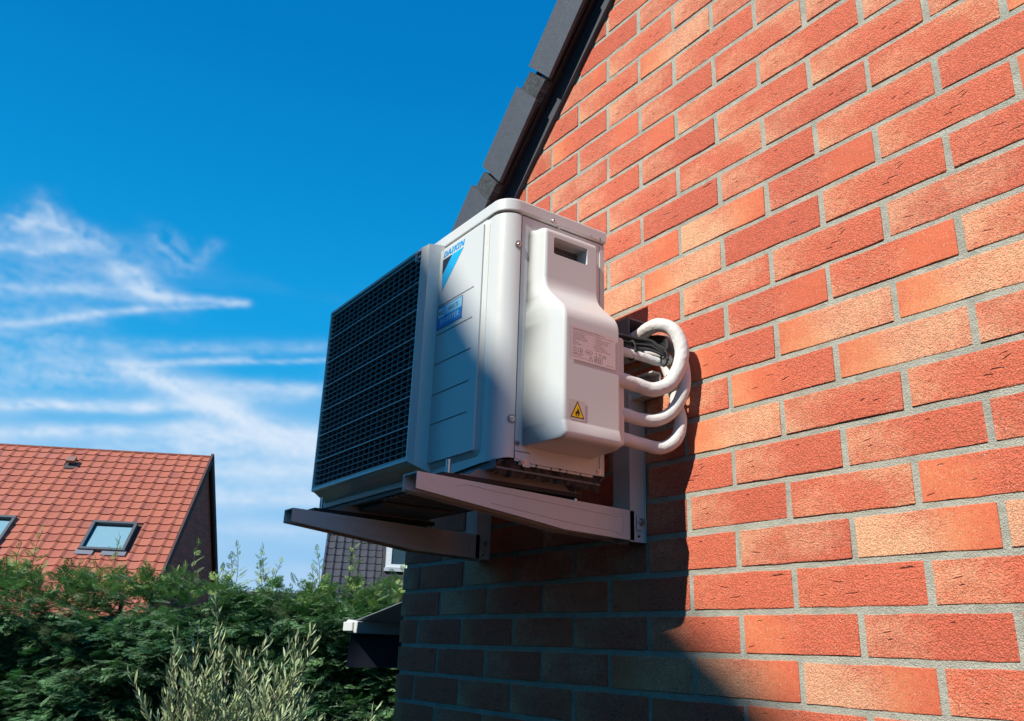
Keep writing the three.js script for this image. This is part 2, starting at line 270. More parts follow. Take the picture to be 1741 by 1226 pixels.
{ // awning on the garden side, seen end on, half pulled out
  const a = thing('awning', 'grey fabric awning with white front bar and dark valance beyond the wall corner', 'awning', [-1.2, GY, -.2]);
  const z0 = -.2, z1 = -4.2, cl = new THREE.MeshPhysicalMaterial({ color: rgb(.17, .21, .24), roughness: 1, transmission: .35, thickness: 0, side: THREE.DoubleSide });
  const bar = new THREE.Shape(); bar.absarc(-1.975, -.083, .02, Math.PI / 2, Math.PI * 1.5, false); bar.lineTo(-1.905, -.103); bar.lineTo(-1.9, -.07); bar.closePath();
  const bg = new THREE.ExtrudeGeometry(bar, { depth: 4, bevelEnabled: true, bevelSize: .003, bevelThickness: .003, bevelSegments: 2 }); bg.translate(0, 0, z1);
  part('front_bar', bg, M.ivoryDull, a);
  const endcap = box(-1.995, -1.92, -.1, -.068, z0 + .003, z0 + .012, .003); part('end_cap', endcap, M.ivory, a);
  const sh = [[-1.965, -.0615], [-1.93, -.06], [-1.75, -.031], [-1.5, .012], [-1.2, .066]];
  const fv = [], ff = []; sh.forEach(([x, y], i) => { for (const [z, o] of [[z0 - .01, 0], [z1, 0], [z0 - .01, -.003], [z1, -.003]]) fv.push([x, y + o, z]); if (i) { const b = 4 * i, c = b - 4; ff.push([c, b, b + 1, c + 1], [c + 3, b + 3, b + 2, c + 2], [c + 2, b + 2, b, c]); } });
  part('canopy', poly(fv, ff), cl, a);
  const vg = new THREE.PlaneGeometry(4, .12, 160, 6); { const p = vg.attributes.position; for (let i = 0; i < p.count; i++) { const x = p.getX(i), y = p.getY(i); p.setXYZ(i, -1.945 + .006 * Math.sin(x * 21) * (.06 - y) / .12 + (.06 - y) * -.12, y - .162, x + (z0 + z1) / 2); } vg.computeVertexNormals(); }
  part('valance', vg, std(rgb(.05, .055, .085), .9, { side: THREE.DoubleSide }), a);
  part('arm', [rod([-1.2, .0, -.5], [-1.9, -.09, -.5], .015), rod([-1.2, .0, -3.6], [-1.9, -.09, -3.6], .015)], M.ivoryDull, a);
}

// ------------------------------------------------------------------ wall bracket
{
  const b = thing('wall_bracket', 'cream steel wall bracket with two tapered arms under the outdoor unit', 'bracket', [-.49, .06, 0]);
  const armGeo = (xa, xb) => { // inverted channel, tapering towards the tip, closed on top
    const t = .0022, L = [[.03, .118, .062], [.2, .121, .066], [.3, .1235, .078], [.505, .128, .1]], v = [], f = [], out = [];
    const side = (x) => { const s = []; for (const [z, yt, yb] of L) s.push([z, yt, yb]); return s; };
    for (const [x0, x1, top] of [[xa, xa + t], [xb - t, xb]]) { const vv = [], fl = []; L.forEach(([z, yt, yb], i) => { vv.push([x0, yt, z], [x0, yb, z], [x1, yt, z], [x1, yb, z]); if (i) { const q = 4 * i, p = q - 4; fl.push([p, q, q + 1, p + 1].reverse(), [p + 2, q + 2, q + 3, p + 3], [p + 1, q + 1, q + 3, p + 3].reverse(), [p, p + 2, q + 2, q].reverse()); } }); const e = 4 * (L.length - 1); fl.push([e, e + 1, e + 3, e + 2]); out.push(poly(vv, fl)); }
    { const vv = [], fl = []; L.forEach(([z, yt], i) => { vv.push([xa + t, yt, z], [xb - t, yt, z], [xa + t, yt - t, z], [xb - t, yt - t, z]); if (i) { const q = 4 * i, p = q - 4; fl.push([p, q, q + 1, p + 1], [p + 2, p + 3, q + 3, q + 2]); } }); const e = 4 * (L.length - 1); fl.push([e, e + 2, e + 3, e + 1]); out.push(poly(vv, fl)); }
    out.push(box(xa + t, xb - t, .062, .118, .028, .03)); // lips along the bottom edge
    for (const [x0, x1] of [[xa + t, xa + .009], [xb - .009, xb - t]]) { const vv = [], fl = []; L.forEach(([z, , yb], i) => { vv.push([x0, yb, z], [x1, yb, z], [x0, yb + t, z], [x1, yb + t, z]); if (i) { const q = 4 * i, p = q - 4; fl.push([p, p + 1, q + 1, q], [p + 2, q + 2, q + 3, p + 3]); } }); out.push(poly(vv, fl)); }
    return merge(out);
  };
  const upGeo = (xa, xb) => merge([box(xa, xb, .06, .37, .038, .0405), box(xb - .0025, xb, .06, .37, .003, .038), box(xa, xa + .0025, .06, .37, .003, .038), box(xb, xb + .003, .06, .37, .0015, .004)]);
  for (const xb of [-.222, -.765]) {
    const xa = xb - .048;
    const arm = part('arm', armGeo(xa, xb), M.bracket, b);
    part('pressed_bead', [tube([[xb + .0004, .103, .07], [xb + .0004, .108, .2], [xb + .0004, .115, .36], [xb + .0004, .118, .415], [xb + .0004, .112, .43]], .0007, 30, 6), tube([[xb + .0004, .075, .07], [xb + .0004, .079, .18], [xb + .0004, .094, .36]], .00065, 24, 6), tube([[xb + .0004, .108, .085], [xb + .0004, .108, .062], [xb + .0004, .072, .062], [xb + .0004, .072, .08]], .00065, 30, 6)], M.bracket, arm);
    const up = part('upright', upGeo(xa, xb), M.bracket, b);
    part('slot_plate', box(xb + .001, xb + .0045, .082, .11, .012, .026, .0015), M.bracket, up);
    part('bolt', [rod([xb, .098, .017], [xb + .012, .098, .017], .0042, .0042, 12), rod([xb + .001, .098, .017], [xb + .0065, .098, .017], .0078, .0078, 6)], M.steel, b);
    part('rivet', rod([xb, .071, .02], [xb + .003, .071, .02], .0022, .0022, 8), M.black, b);
    part('vertical_bolt', [rod([xb - .03, .11, .43], [xb - .03, .163, .43], .0042, .0042, 10), rod([xb - .03, .126, .43], [xb - .03, .135, .43], .0085, .0085, 6)], M.steel, b);
    part('vertical_bolt', [rod([xb - .014, .118, .165], [xb - .014, .142, .165], .0022, .0022, 8), rod([xb - .014, .121, .165], [xb - .014, .126, .165], .006, .006, 6)], M.steel, b);
  }
  part('cross_rail', [box(-.83, -.165, .34, .343, .008, .034), box(-.83, -.165, .343, .385, .006, .009), box(-.83, -.165, .385, .388, .008, .03)], M.bracket, b);
  part('bolt', [rod([-.186, .366, .009], [-.186, .366, .022], .0075, .0075, 6), rod([-.186, .366, .009], [-.186, .366, .011], .012, .012, 14), rod([-.186, .366, .02], [-.186, .366, .032], .004, .004, 10)], M.steel, b);
  for (const xb of [-.222, -.765]) part('rubber_strip', box(xb - .043, xb - .004, .1275, .1345, .155, .455), M.black, b);
}

// ------------------------------------------------------------------ the outdoor unit
const XR = -.19, XL = -.935, ZB = .132, YB = .158, YT = .642;
const unit = thing('outdoor_unit', 'white air conditioner outdoor unit with louvred grille darkened with painted shade on the wall bracket', 'air conditioner', [-.56, .135, .26]);
{
  // front casing wraps round the right corner to the seam
  const prof = [[-.43, .3765], [-.24, .3765]]; for (let k = 0; k <= 12; k++) { const a = k / 12 * Math.PI / 2; prof.push([XR - .036 + .036 * Math.sin(a), .3405 + .036 * Math.cos(a)]); } prof.push([XR, .3385]);
  const pos = [], idx = [], N = prof.length; const bot = (i) => { const t = i / (N - 1); return prof[i][0] < -.26 ? .152 : mix(.162, .17, sm(.2, .9, t)); };
  for (let i = 0; i < N; i++) { pos.push(prof[i][0], bot(i), prof[i][1], prof[i][0], YT - .004, prof[i][1], prof[i][0] - .002, bot(i), prof[i][1] - .002, prof[i][0] - .002, YT - .004, prof[i][1] - .002); if (i) { const a = 4 * (i - 1), c = 4 * i; idx.push(a, c, c + 1, a, c + 1, a + 1, a + 2, a + 3, c + 3, a + 2, c + 3, c + 2, a, a + 2, c + 2, a, c + 2, c); } }
  const g = new THREE.BufferGeometry(); g.setAttribute('position', new THREE.Float32BufferAttribute(pos, 3)); g.setIndex(idx); g.computeVertexNormals(); worldUV(g, 0, 1, 10);
  const edge = box(XR - .005, XR - .0005, .17, YT - .002, .3376, .3388);
  part('front_casing', [g, worldUV(edge, 0, 1, 10)], M.ivory, unit);
  // raised panel with grooves
  const rr = (x0, x1, y0, y1, r) => { const s = new THREE.Shape(); s.moveTo(x0 + r, y0); s.lineTo(x1 - r, y0); s.quadraticCurveTo(x1, y0, x1, y0 + r); s.lineTo(x1, y1 - r); s.quadraticCurveTo(x1, y1, x1 - r, y1); s.lineTo(x0 + r, y1); s.quadraticCurveTo(x0, y1, x0, y1 - r); s.lineTo(x0, y0 + r); s.quadraticCurveTo(x0, y0, x0 + r, y0); return s; };
  const b0 = new THREE.ExtrudeGeometry(rr(-.43, -.249, .187, .628, .004), { depth: .001, bevelEnabled: true, bevelSize: .011, bevelThickness: .0048, bevelSegments: 1, steps: 1 }); b0.translate(0, 0, .3765);
  const s1 = rr(-.43, -.248, .186, .629, .003);
  for (const [y, xe] of [[.5055, -.273], [.4435, -.273], [.3815, -.273], [.3195, -.274], [.2605, -.276]]) { const h = new THREE.Path(); h.moveTo(-.410, y - .0015); h.lineTo(xe, y - .0015); h.lineTo(xe, y + .0015); h.lineTo(-.410, y + .0015); h.closePath(); s1.holes.push(h); }
  const b1 = new THREE.ExtrudeGeometry(s1, { depth: .003, bevelEnabled: false }); b1.translate(0, 0, .3822);
  const fp = part('front_panel', [worldUV(b0, 0, 1, 10), worldUV(b1, 0, 1, 10)], M.ivory, unit);
  const ZP = .3857;
  // printed mark: lettering, dark triangle and blue blade
  const font = await new FontLoader().loadAsync('fonts/droid/droid_sans_bold.typeface.json');
  const blue = std(rgb(.0, .33, .72), .4), lg = [];
  const tg = new THREE.ShapeGeometry(font.generateShapes('DAIKIN', .0125)); tg.computeBoundingBox(); const tw = tg.boundingBox.max.x;
  { const p = tg.attributes.position; for (let i = 0; i < p.count; i++) { const y = p.getY(i); p.setX(i, p.getX(i) * (.079 / tw) + y * .28); } tg.translate(-.3985, .6105, ZP); }
  part('logo_lettering', [0, .00035, -.00035].map((o, k) => { const q = tg.clone(); q.translate(o, 0, k * .00002); return q; }), blue, fp);
  const flat = (pts, z = ZP) => { const s = new THREE.Shape(pts.map((p) => new THREE.Vector2(...p))); const q = new THREE.ShapeGeometry(s); q.translate(0, 0, z); return q; };
  part('logo_blade', flat([[-.361, .6065], [-.3185, .6065], [-.3955, .536], [-.3975, .5715]]), std(rgb(.01, .42, .8), .4), fp);
  part('logo_triangle', flat([[-.3985, .6065], [-.363, .6065], [-.398, .573]]), std(rgb(.01, .022, .045), .4), fp);
  const sticker = canvasTex(512, 256, (c, w, h) => {
    const g = c.createLinearGradient(0, 0, 0, 0); c.fillStyle = '#4fb4ea'; c.fillRect(0, 0, w, h); c.fillStyle = '#2a86d6'; c.fillRect(0, 128, w, 128); c.fillStyle = '#96d8f4'; c.fillRect(150, 8, 354, 110);
    c.strokeStyle = '#0a4f9a'; c.lineWidth = 8; c.strokeRect(4, 4, w - 8, h - 8); c.fillStyle = '#f2f4f5'; c.fillRect(20, 22, 122, 104);
    c.fillStyle = '#101820'; c.font = 'bold 58px sans-serif'; c.textAlign = 'center'; c.fillText('R32', 81, 94); c.fillStyle = '#0b3f86'; c.font = 'bold 66px sans-serif'; c.fillText('MULTI', 330, 92);
    c.fillStyle = '#a8dcf8'; c.font = 'bold 84px sans-serif'; c.fillText('INVERTER', 256, 208, 440);
  });
  const sg = new THREE.PlaneGeometry(.094, .047); sg.translate(-.3585, .4775, ZP + .0003); part('front_sticker', sg, std(0xffffff, .45, { map: sticker }), fp);

  // lid
  const ls = new THREE.Shape(), r = .038, x0 = XL - .004, x1 = XR + .0025, z0 = ZB - .003, z1 = .3795;
  ls.moveTo(x0, -z0); ls.lineTo(x0, -z1 + r); ls.quadraticCurveTo(x0, -z1, x0 + r, -z1); ls.lineTo(x1 - r, -z1); ls.absarc(x1 - r, -z1 + r, r, -Math.PI / 2, 0, false); ls.lineTo(x1, -z0); ls.closePath();
  const lid = new THREE.ExtrudeGeometry(ls, { depth: .019, bevelEnabled: true, bevelSize: .004, bevelThickness: .004, bevelSegments: 3, bevelOffset: -.004, curveSegments: 14 }); lid.rotateX(-Math.PI / 2); lid.translate(0, YT + .0035, 0);
  part('lid', worldUV(lid, 0, 2, 10), M.ivory, unit);
  // side panel
  const sp = [box(XR - .004, XR - .0015, .1655, YT - .0035, ZB, .3352, .001), box(XR - .03, XR - .002, .1655, YT - .001, ZB, ZB + .002)];
  part('side_panel', sp, M.ivory, unit);
  part('seam_shade_strip', box(XR - .008, XR - .0055, .166, YT - .001, .33, .341), M.black, unit);  // black strip painted as the dark inside the open seam
  part('panel_flange', box(XR - .0015, XR - .0002, .17, .635, ZB + .001, ZB + .012), M.ivory, unit);
  const cs = new THREE.Shape(); cs.moveTo(-.3355, .182); cs.lineTo(-.304, .182); cs.lineTo(-.304, .1575); cs.lineTo(-.318, .1575); cs.lineTo(-.326, .168); cs.lineTo(-.3355, .171); cs.closePath();
  const cg = new THREE.ExtrudeGeometry(cs, { depth: .0016, bevelEnabled: false }); cg.rotateY(Math.PI / 2); cg.translate(XR - .0012, 0, 0); part('corner_plate', cg, M.ivory, unit);
  part('plate_gap', [box(XR - .0014, XR - .0011, .1825, .1838, .303, .3365), box(XR - .0014, XR - .0011, .158, .1838, .3025, .3035)], M.black, unit);
  // body behind
  part('body', [box(XL, XR - .005, YB, YT, ZB + .002, .1345), box(XL, XL + .002, YB, YT, .1345, .372), box(XL, -.43, .628, YT, .3705, .3765), box(XL, -.43, YB, .19, .3705, .3765), box(XL, XL + .03, .19, .628, .3705, .3765), box(-.445, -.43, .19, .628, .3705, .3765)], M.ivoryDull, unit);
  part('fan_shroud', [(() => { const q = new THREE.CylinderGeometry(.198, .205, .055, 64, 1, true); q.rotateX(Math.PI / 2); q.translate(-.66, .41, .345); return q; })(), box(XL + .003, -.445, YB + .002, YT - .002, .2, .202)], std(rgb(.02, .024, .03), .7, { side: THREE.DoubleSide }), unit);
  { // fan
    const f = part('fan', (() => { const q = new THREE.CylinderGeometry(.045, .055, .06, 32); q.rotateX(Math.PI / 2); q.translate(-.66, .41, .32); return q; })(), std(rgb(.05, .055, .065), .5), unit);
    for (let k = 0; k < 3; k++) { const q = new THREE.PlaneGeometry(.14, .2, 8, 8), p = q.attributes.position; for (let i = 0; i < p.count; i++) { const rad = .05 + (p.getX(i) + .07), a = p.getY(i) / .2 * 1.4 * (.75 + rad * 2) + k * 2.094; p.setXYZ(i, -.66 + rad * Math.cos(a), .41 + rad * Math.sin(a), .315 + .18 * p.getY(i)); } q.computeVertexNormals(); part('fan_blade', q, std(rgb(.06, .065, .08), .5, { side: THREE.DoubleSide }), f); }
  }
  // grille frame: a shallow tray standing out of the front, open in the middle
  const gx0 = -.8855, gx1 = -.4295, gy0 = .191, gy1 = .634, zf = .42;
  { // outer ring points at z .3765 and inner ring at front
    const O = [[gx0 - .018, gy0 - .022], [gx1 + .022, gy0 - .022], [gx1 + .022, gy1 + .012], [gx0 - .018, gy1 + .012]], Mi = [[gx0 - .006, gy0 - .004], [gx1 + .0155, gy0 - .010], [gx1 + .0155, gy1 + .008], [gx0 - .006, gy1 + .006]], F = [[gx0 - .004, gy0 - .002], [gx1 + .002, gy0 - .002], [gx1 + .002, gy1 + .002], [gx0 - .004, gy1 + .002]], I = [[gx0, gy0 + .004], [gx1 - .002, gy0 + .004], [gx1 - .002, gy1 - .003], [gx0, gy1 - .003]];
    const v = [...O.map((p) => [...p, .3768]), ...Mi.map((p) => [...p, .411]), ...F.map((p) => [...p, zf]), ...I.map((p) => [...p, zf - .0005]), ...I.map((p) => [...p, .385])], f = [];
    for (let L = 0; L < 4; L++) for (let k = 0; k < 4; k++) { const a = L * 4 + k, b = L * 4 + (k + 1) % 4; f.push([a, b, b + 4, a + 4]); }
    part('grille_frame', poly(v, f), M.ivory, unit);
  }
  for (let k = 0, n = 0; ; k++) { // louvre wires, underside shade put into their dark colour; every fifth stout and pale
    const y = .622 - k * .01214; if (y < gy0 + .006) break; const main = k % 5 === 0;
    part('grille_bar', main ? box(gx0 + .0005, gx1 - (k === 0 ? .024 : .003), y - .0009, y + .0009, .406, .4192) : box(gx0 + .0005, gx1 - .003, y - .0008, y + .0008, .407, .4168), main ? M.ivory : M.wireShade, unit);
  }
  for (let k = 0; k < 17; k++) { const x = gx1 - .026 - k * .0252; part('grille_rib', box(x - .0006, x + .0006, gy0 + .004, .6225, .398, .4162), M.wireShade, unit); }
  part('grille_catch', [box(gx1 - .028, gx1 - .023, .614, .632, .404, .419), box(gx1 - .023, gx1 - .002, .6215, .624, .406, .416)], M.ivoryDull, unit);

  // base pan with ribs, black drain lining and feet
  part('base_pan', [box(XL + .004, XR - .008, .1495, .153, ZB + .004, .371), box(XL + .004, XR - .008, .149, .165, .368, .3712), ...Array.from({ length: 9 }, (_, k) => box(-.62 + k * .024, -.61 + k * .024, .1435, .1497, .2, .365)), box(-.8, -.66, .139, .1497, .17, .35, .004), box(-.4, -.3, .1405, .1497, .15, .3, .004)], std(rgb(.13, .135, .14), .6), unit);
  { const n = 90, p = [], id = []; for (let i = 0; i <= n; i++) { const z = .135 + .235 * i / n; for (let q = 0; q < 6; q++) { const t = q / 5, w = fbm(i * .33, q * .8, 4) - .5, w2 = fbm(i * .12, q * .5, 14) - .5; p.push(XR - .004 - .012 * t + .016 * w, mix(.1655, .1405 + .012 * w2, t), z + .004 * w2); } if (i) for (let q = 0; q < 5; q++) { const a = (i - 1) * 6 + q, b = i * 6 + q; id.push(a, b, b + 1, a, b + 1, a + 1); } } const q = new THREE.BufferGeometry(); q.setAttribute('position', new THREE.Float32BufferAttribute(p, 3)); q.setIndex(id); q.computeVertexNormals(); part('drain_lining', q, std(rgb(.012, .014, .018), .6, { side: THREE.DoubleSide }), unit); }
  { const lip = []; for (const [za, zb] of [[.325, .29], [.287, .257], [.254, .222], [.219, .19], [.187, .16]]) lip.push(box(XR - .004, XR - .001, .1605, .1645, zb, za)); part('pan_lip', lip, M.ivoryDull, unit); }
  for (const xf of [-.246, -.789]) {
    const s = new THREE.Shape(); s.moveTo(-.42, .1345); s.lineTo(-.155, .1345); s.lineTo(-.155, .1365); s.lineTo(-.185, .138); s.lineTo(-.2, .1497); s.lineTo(-.385, .1497); s.lineTo(-.4, .138); s.lineTo(-.42, .1365); s.closePath();
    const q = new THREE.ExtrudeGeometry(s, { depth: .034, bevelEnabled: false }); q.rotateY(Math.PI / 2); q.translate(xf - .017, 0, 0); part('foot', q, std(rgb(.2, .19, .18), .55), unit);
  }
  // screws
  const screw = (y, z, x = XR, ax = 0) => { const o = part('screw', [rod([x - .001, y, z], [x + .0022, y, z], .0052, .0048, 16), rod([x + .002, y, z], [x + .0034, y, z], .0034, .0026, 12)], M.steel, unit); const cr = box(x + .0033, x + .0036, y - .0018, y + .0018, z - .0004, z + .0004); part('screw_slot', [cr, box(x + .0033, x + .0036, y - .0004, y + .0004, z - .0018, z + .0018)], M.black, o).position.set(0, 0, 0); return o; };
  for (const [y, z, x] of [[.574, .3435, XR], [.238, .345, XR], [.197, .331, XR - .0015], [.165, .318, XR + .0003], [.1725, .146, XR - .0015], [.6485, .266, XR + .0025], [.1725, .2, XR - .01]]) screw(y, z, x);
  part('lid_tab', box(XR + .0022, XR + .0036, .636, .645, .249, .2535), M.ivoryDull, unit);
  part('screw_recess', [[.574, .3435], [.238, .345]].map(([y, z]) => rod([XR - .0015, y, z - .001], [XR + .0006, y, z - .001], .0085, .0085, 18)), std(rgb(.3, .3, .29), .5), unit);
  part('lid_hole', [rod([XR + .002, .6475, .168], [XR + .0027, .6475, .168], .0016, .0016, 8), box(XR + .002, XR + .0028, .642, .651, .1445, .1475)], std(rgb(.25, .25, .25), .6), unit);

  // valve cover
  const rows = [[.1935, .002, 0], [.1937, .085, 0], [.1955, .0955, 0], [.2, .101, 0], [.206, .103, 0], [.2235, .0985, 0], [.227, .097, 0], [.3, .0968, 0], [.408, .0965, 0], [.418, .0958, 0], [.428, .0925, 0], [.438, .086, 0], [.468, .0545, 0], [.479, .0445, 0], [.489, .0385, 0], [.5, .0362, 0], [.51, .0355, 0], [.6, .035, 0], [.606, .0338, .0006], [.6095, .031, .0015], [.6115, .026, .003], [.6117, .002, .003]];
  const sec = (d, ins) => { const q = [], zf = .3205 - ins, zo = mix(zf, .3065, .9) - ins * .2, zbk = .1655 + ins, zbo = .18, R = Math.min(.0075, d * .42); q.push([0, zf]); q.push([Math.max(0, d - R * 2.2), mix(zf, zo, .8)]); for (let k = 0; k <= 6; k++) { const a = k / 6 * Math.PI / 2; q.push([d - R + R * Math.sin(a), zo - R + R * Math.cos(a)]); } for (let k = 0; k <= 4; k++) { const a = k / 4 * Math.PI / 2, R2 = R * .6; q.push([d - R2 + R2 * Math.cos(a), zbo + R2 - R2 * Math.sin(a)]); } q.push([Math.max(0, d - R * 2), mix(zbk, zbo, .7)]); q.push([0, zbk]); return q; };
  const P = [], I = []; rows.forEach(([y, d, ins], i) => { const s = sec(d, ins); for (const [dx, z] of s) P.push(XR - .003 + dx + .003 * Math.min(1, dx * 50), y, z); const n = s.length; if (i) for (let k = 0; k < n; k++) { const a = (i - 1) * n + k, b = (i - 1) * n + (k + 1) % n; I.push(a, a + n, b + n, a, b + n, b); } });
  { const n = sec(.1, 0).length, c0 = P.length / 3; P.push(XR, .1934, .24, XR, .6118, .24); const last = (rows.length - 1) * n; for (let k = 0; k < n; k++) { I.push(c0, k, (k + 1) % n, c0 + 1, last + (k + 1) % n, last + k); } }
  let cv = new THREE.BufferGeometry(); cv.setAttribute('position', new THREE.Float32BufferAttribute(P, 3)); cv.setIndex(I.slice()); cv.computeVertexNormals(); worldUV(cv, 1, 2, 10);
  { // facing check: the outer face must look towards +x
    const nrm = cv.attributes.normal; let s = 0; for (let i = 0; i < nrm.count; i++) if (cv.attributes.position.getX(i) > XR + .03) s += nrm.getX(i); if (s < 0) { const J = []; for (let i = 0; i < I.length; i += 3) J.push(I[i], I[i + 2], I[i + 1]); cv.setIndex(J); cv.computeVertexNormals(); }
  }
  const A = new Brush(cv), hb = new RoundedBoxGeometry(.05, .0345, .081, 3, .004); hb.translate(XR + .0275, .577, .2465); const B = new Brush(worldUV(hb, 1, 2, 10)); A.updateMatrixWorld(); B.updateMatrixWorld();
  const ev = new Evaluator(); ev.attributes = ['position', 'normal', 'uv']; ev.useGroups = false;
  let cut = cv; try { cut = ev.evaluate(A, B, SUBTRACTION).geometry; } catch (e) { console.log('csg', e.message); }
  const cover = part('valve_cover', cut, M.ivory, unit);
  part('handle_back', [box(XR - .001, XR + .0045, .561, .593, .2075, .2855), ...[.567, .5735, .58, .5865].map((y) => box(XR + .0045, XR + .0075, y, y + .002, .208, .285))], std(rgb(.1, .095, .09), .6), cover).position.set(0, 0, 0);
  const rating = canvasTex(1024, 640, (c, w, h) => {
    c.fillStyle = '#d9c6c4'; c.fillRect(0, 0, w, h); c.fillStyle = '#2b2326'; c.textAlign = 'left'; c.font = 'bold 36px sans-serif'; c.fillText('DAIKIN INDUSTRIES CZECH REPUBLIC s.r.o.', 40, 66, 940);
    const rr2 = RNG(31), scrib = (x, y, l, hgt, col) => { c.fillStyle = col; let q = x; while (q < x + l) { const ww = 3 + rr2() * 9; c.fillRect(q, y + rr2() * 3, ww, hgt * (.6 + rr2() * .4)); q += ww + 2 + rr2() * 5; } };
    scrib(40, 84, 930, 15, '#6a5a5c'); for (let k = 0; k < 9; k++) { scrib(40, 116 + k * 30, 60 + rr2() * 300, 14, '#5a484b'); scrib(520 + rr2() * 40, 116 + k * 30, 80 + rr2() * 280, 14, '#5a484b'); c.fillStyle = '#a89593'; c.fillRect(36, 136 + k * 30, 940, 2); } c.fillRect(508, 116, 3, 270);
    c.strokeStyle = '#3a3032'; c.lineWidth = 6; c.strokeRect(44, 410, 44, 64); c.strokeRect(92, 410, 44, 64); c.strokeRect(168, 410, 44, 64); c.strokeRect(216, 410, 44, 64); c.fillStyle = '#3a3032'; c.fillRect(238, 432, 10, 36);
    c.beginPath(); c.moveTo(320, 440); c.lineTo(360, 405); c.lineTo(470, 405); c.lineTo(500, 440); c.lineTo(440, 478); c.lineTo(340, 478); c.closePath(); c.stroke(); scrib(350, 430, 110, 24, '#3a3032');
    c.font = 'bold 74px sans-serif'; c.fillText('CE', 716, 478); c.lineWidth = 5; c.strokeRect(640, 410, 44, 66); scrib(646, 425, 34, 16, '#3a3032'); c.fillRect(560, 412, 34, 6); c.fillRect(573, 412, 8, 60); c.fillRect(556, 470, 42, 8);
    scrib(40, 500, 240, 16, '#3a3032'); scrib(40, 526, 210, 16, '#3a3032'); scrib(40, 570, 330, 14, '#5a484b'); c.lineWidth = 7; c.beginPath(); c.moveTo(450, 500); c.lineTo(400, 590); c.lineTo(500, 590); c.closePath(); c.stroke(); c.fillRect(445, 530, 10, 40);
    c.strokeRect(536, 498, 180, 100); c.font = 'bold 82px sans-serif'; c.fillText('R32', 548, 578, 156); scrib(800, 590, 160, 14, '#5a484b');
  });
  const onCover = (w, h, z, y, x, t, name) => { const q = new THREE.PlaneGeometry(w, h); q.rotateY(Math.PI / 2); q.translate(x, y, z); const o = part(name, q, std(0xffffff, .5, { map: t }), cover); o.position.set(0, 0, 0); return o; };
  onCover(.102, .062, .2425, .366, XR + .0977, rating, 'rating_label');
  const warn = canvasTex(256, 256, (c, w, h) => { c.fillStyle = '#c9c0b8'; c.fillRect(0, 0, w, h); c.lineJoin = 'round'; c.beginPath(); c.moveTo(128, 24); c.lineTo(232, 220); c.lineTo(24, 220); c.closePath(); c.fillStyle = '#f2c40c'; c.fill(); c.strokeStyle = '#141414'; c.lineWidth = 14; c.stroke(); c.fillStyle = '#141414'; c.beginPath(); c.moveTo(128, 100); c.bezierCurveTo(176, 140, 176, 200, 132, 204); c.bezierCurveTo(80, 200, 88, 160, 108, 140); c.bezierCurveTo(112, 156, 120, 150, 128, 100); c.fill(); c.fillStyle = '#f2c40c'; c.beginPath(); c.arc(128, 186, 12, 0, 7); c.fill(); });
  onCover(.034, .036, .2775, .2455, XR + .0977, warn, 'warning_label');
  part('valve_plate', box(XR - .003, XR + .079, .206, .412, .151, .183, .007), M.ivoryDull, unit);
}

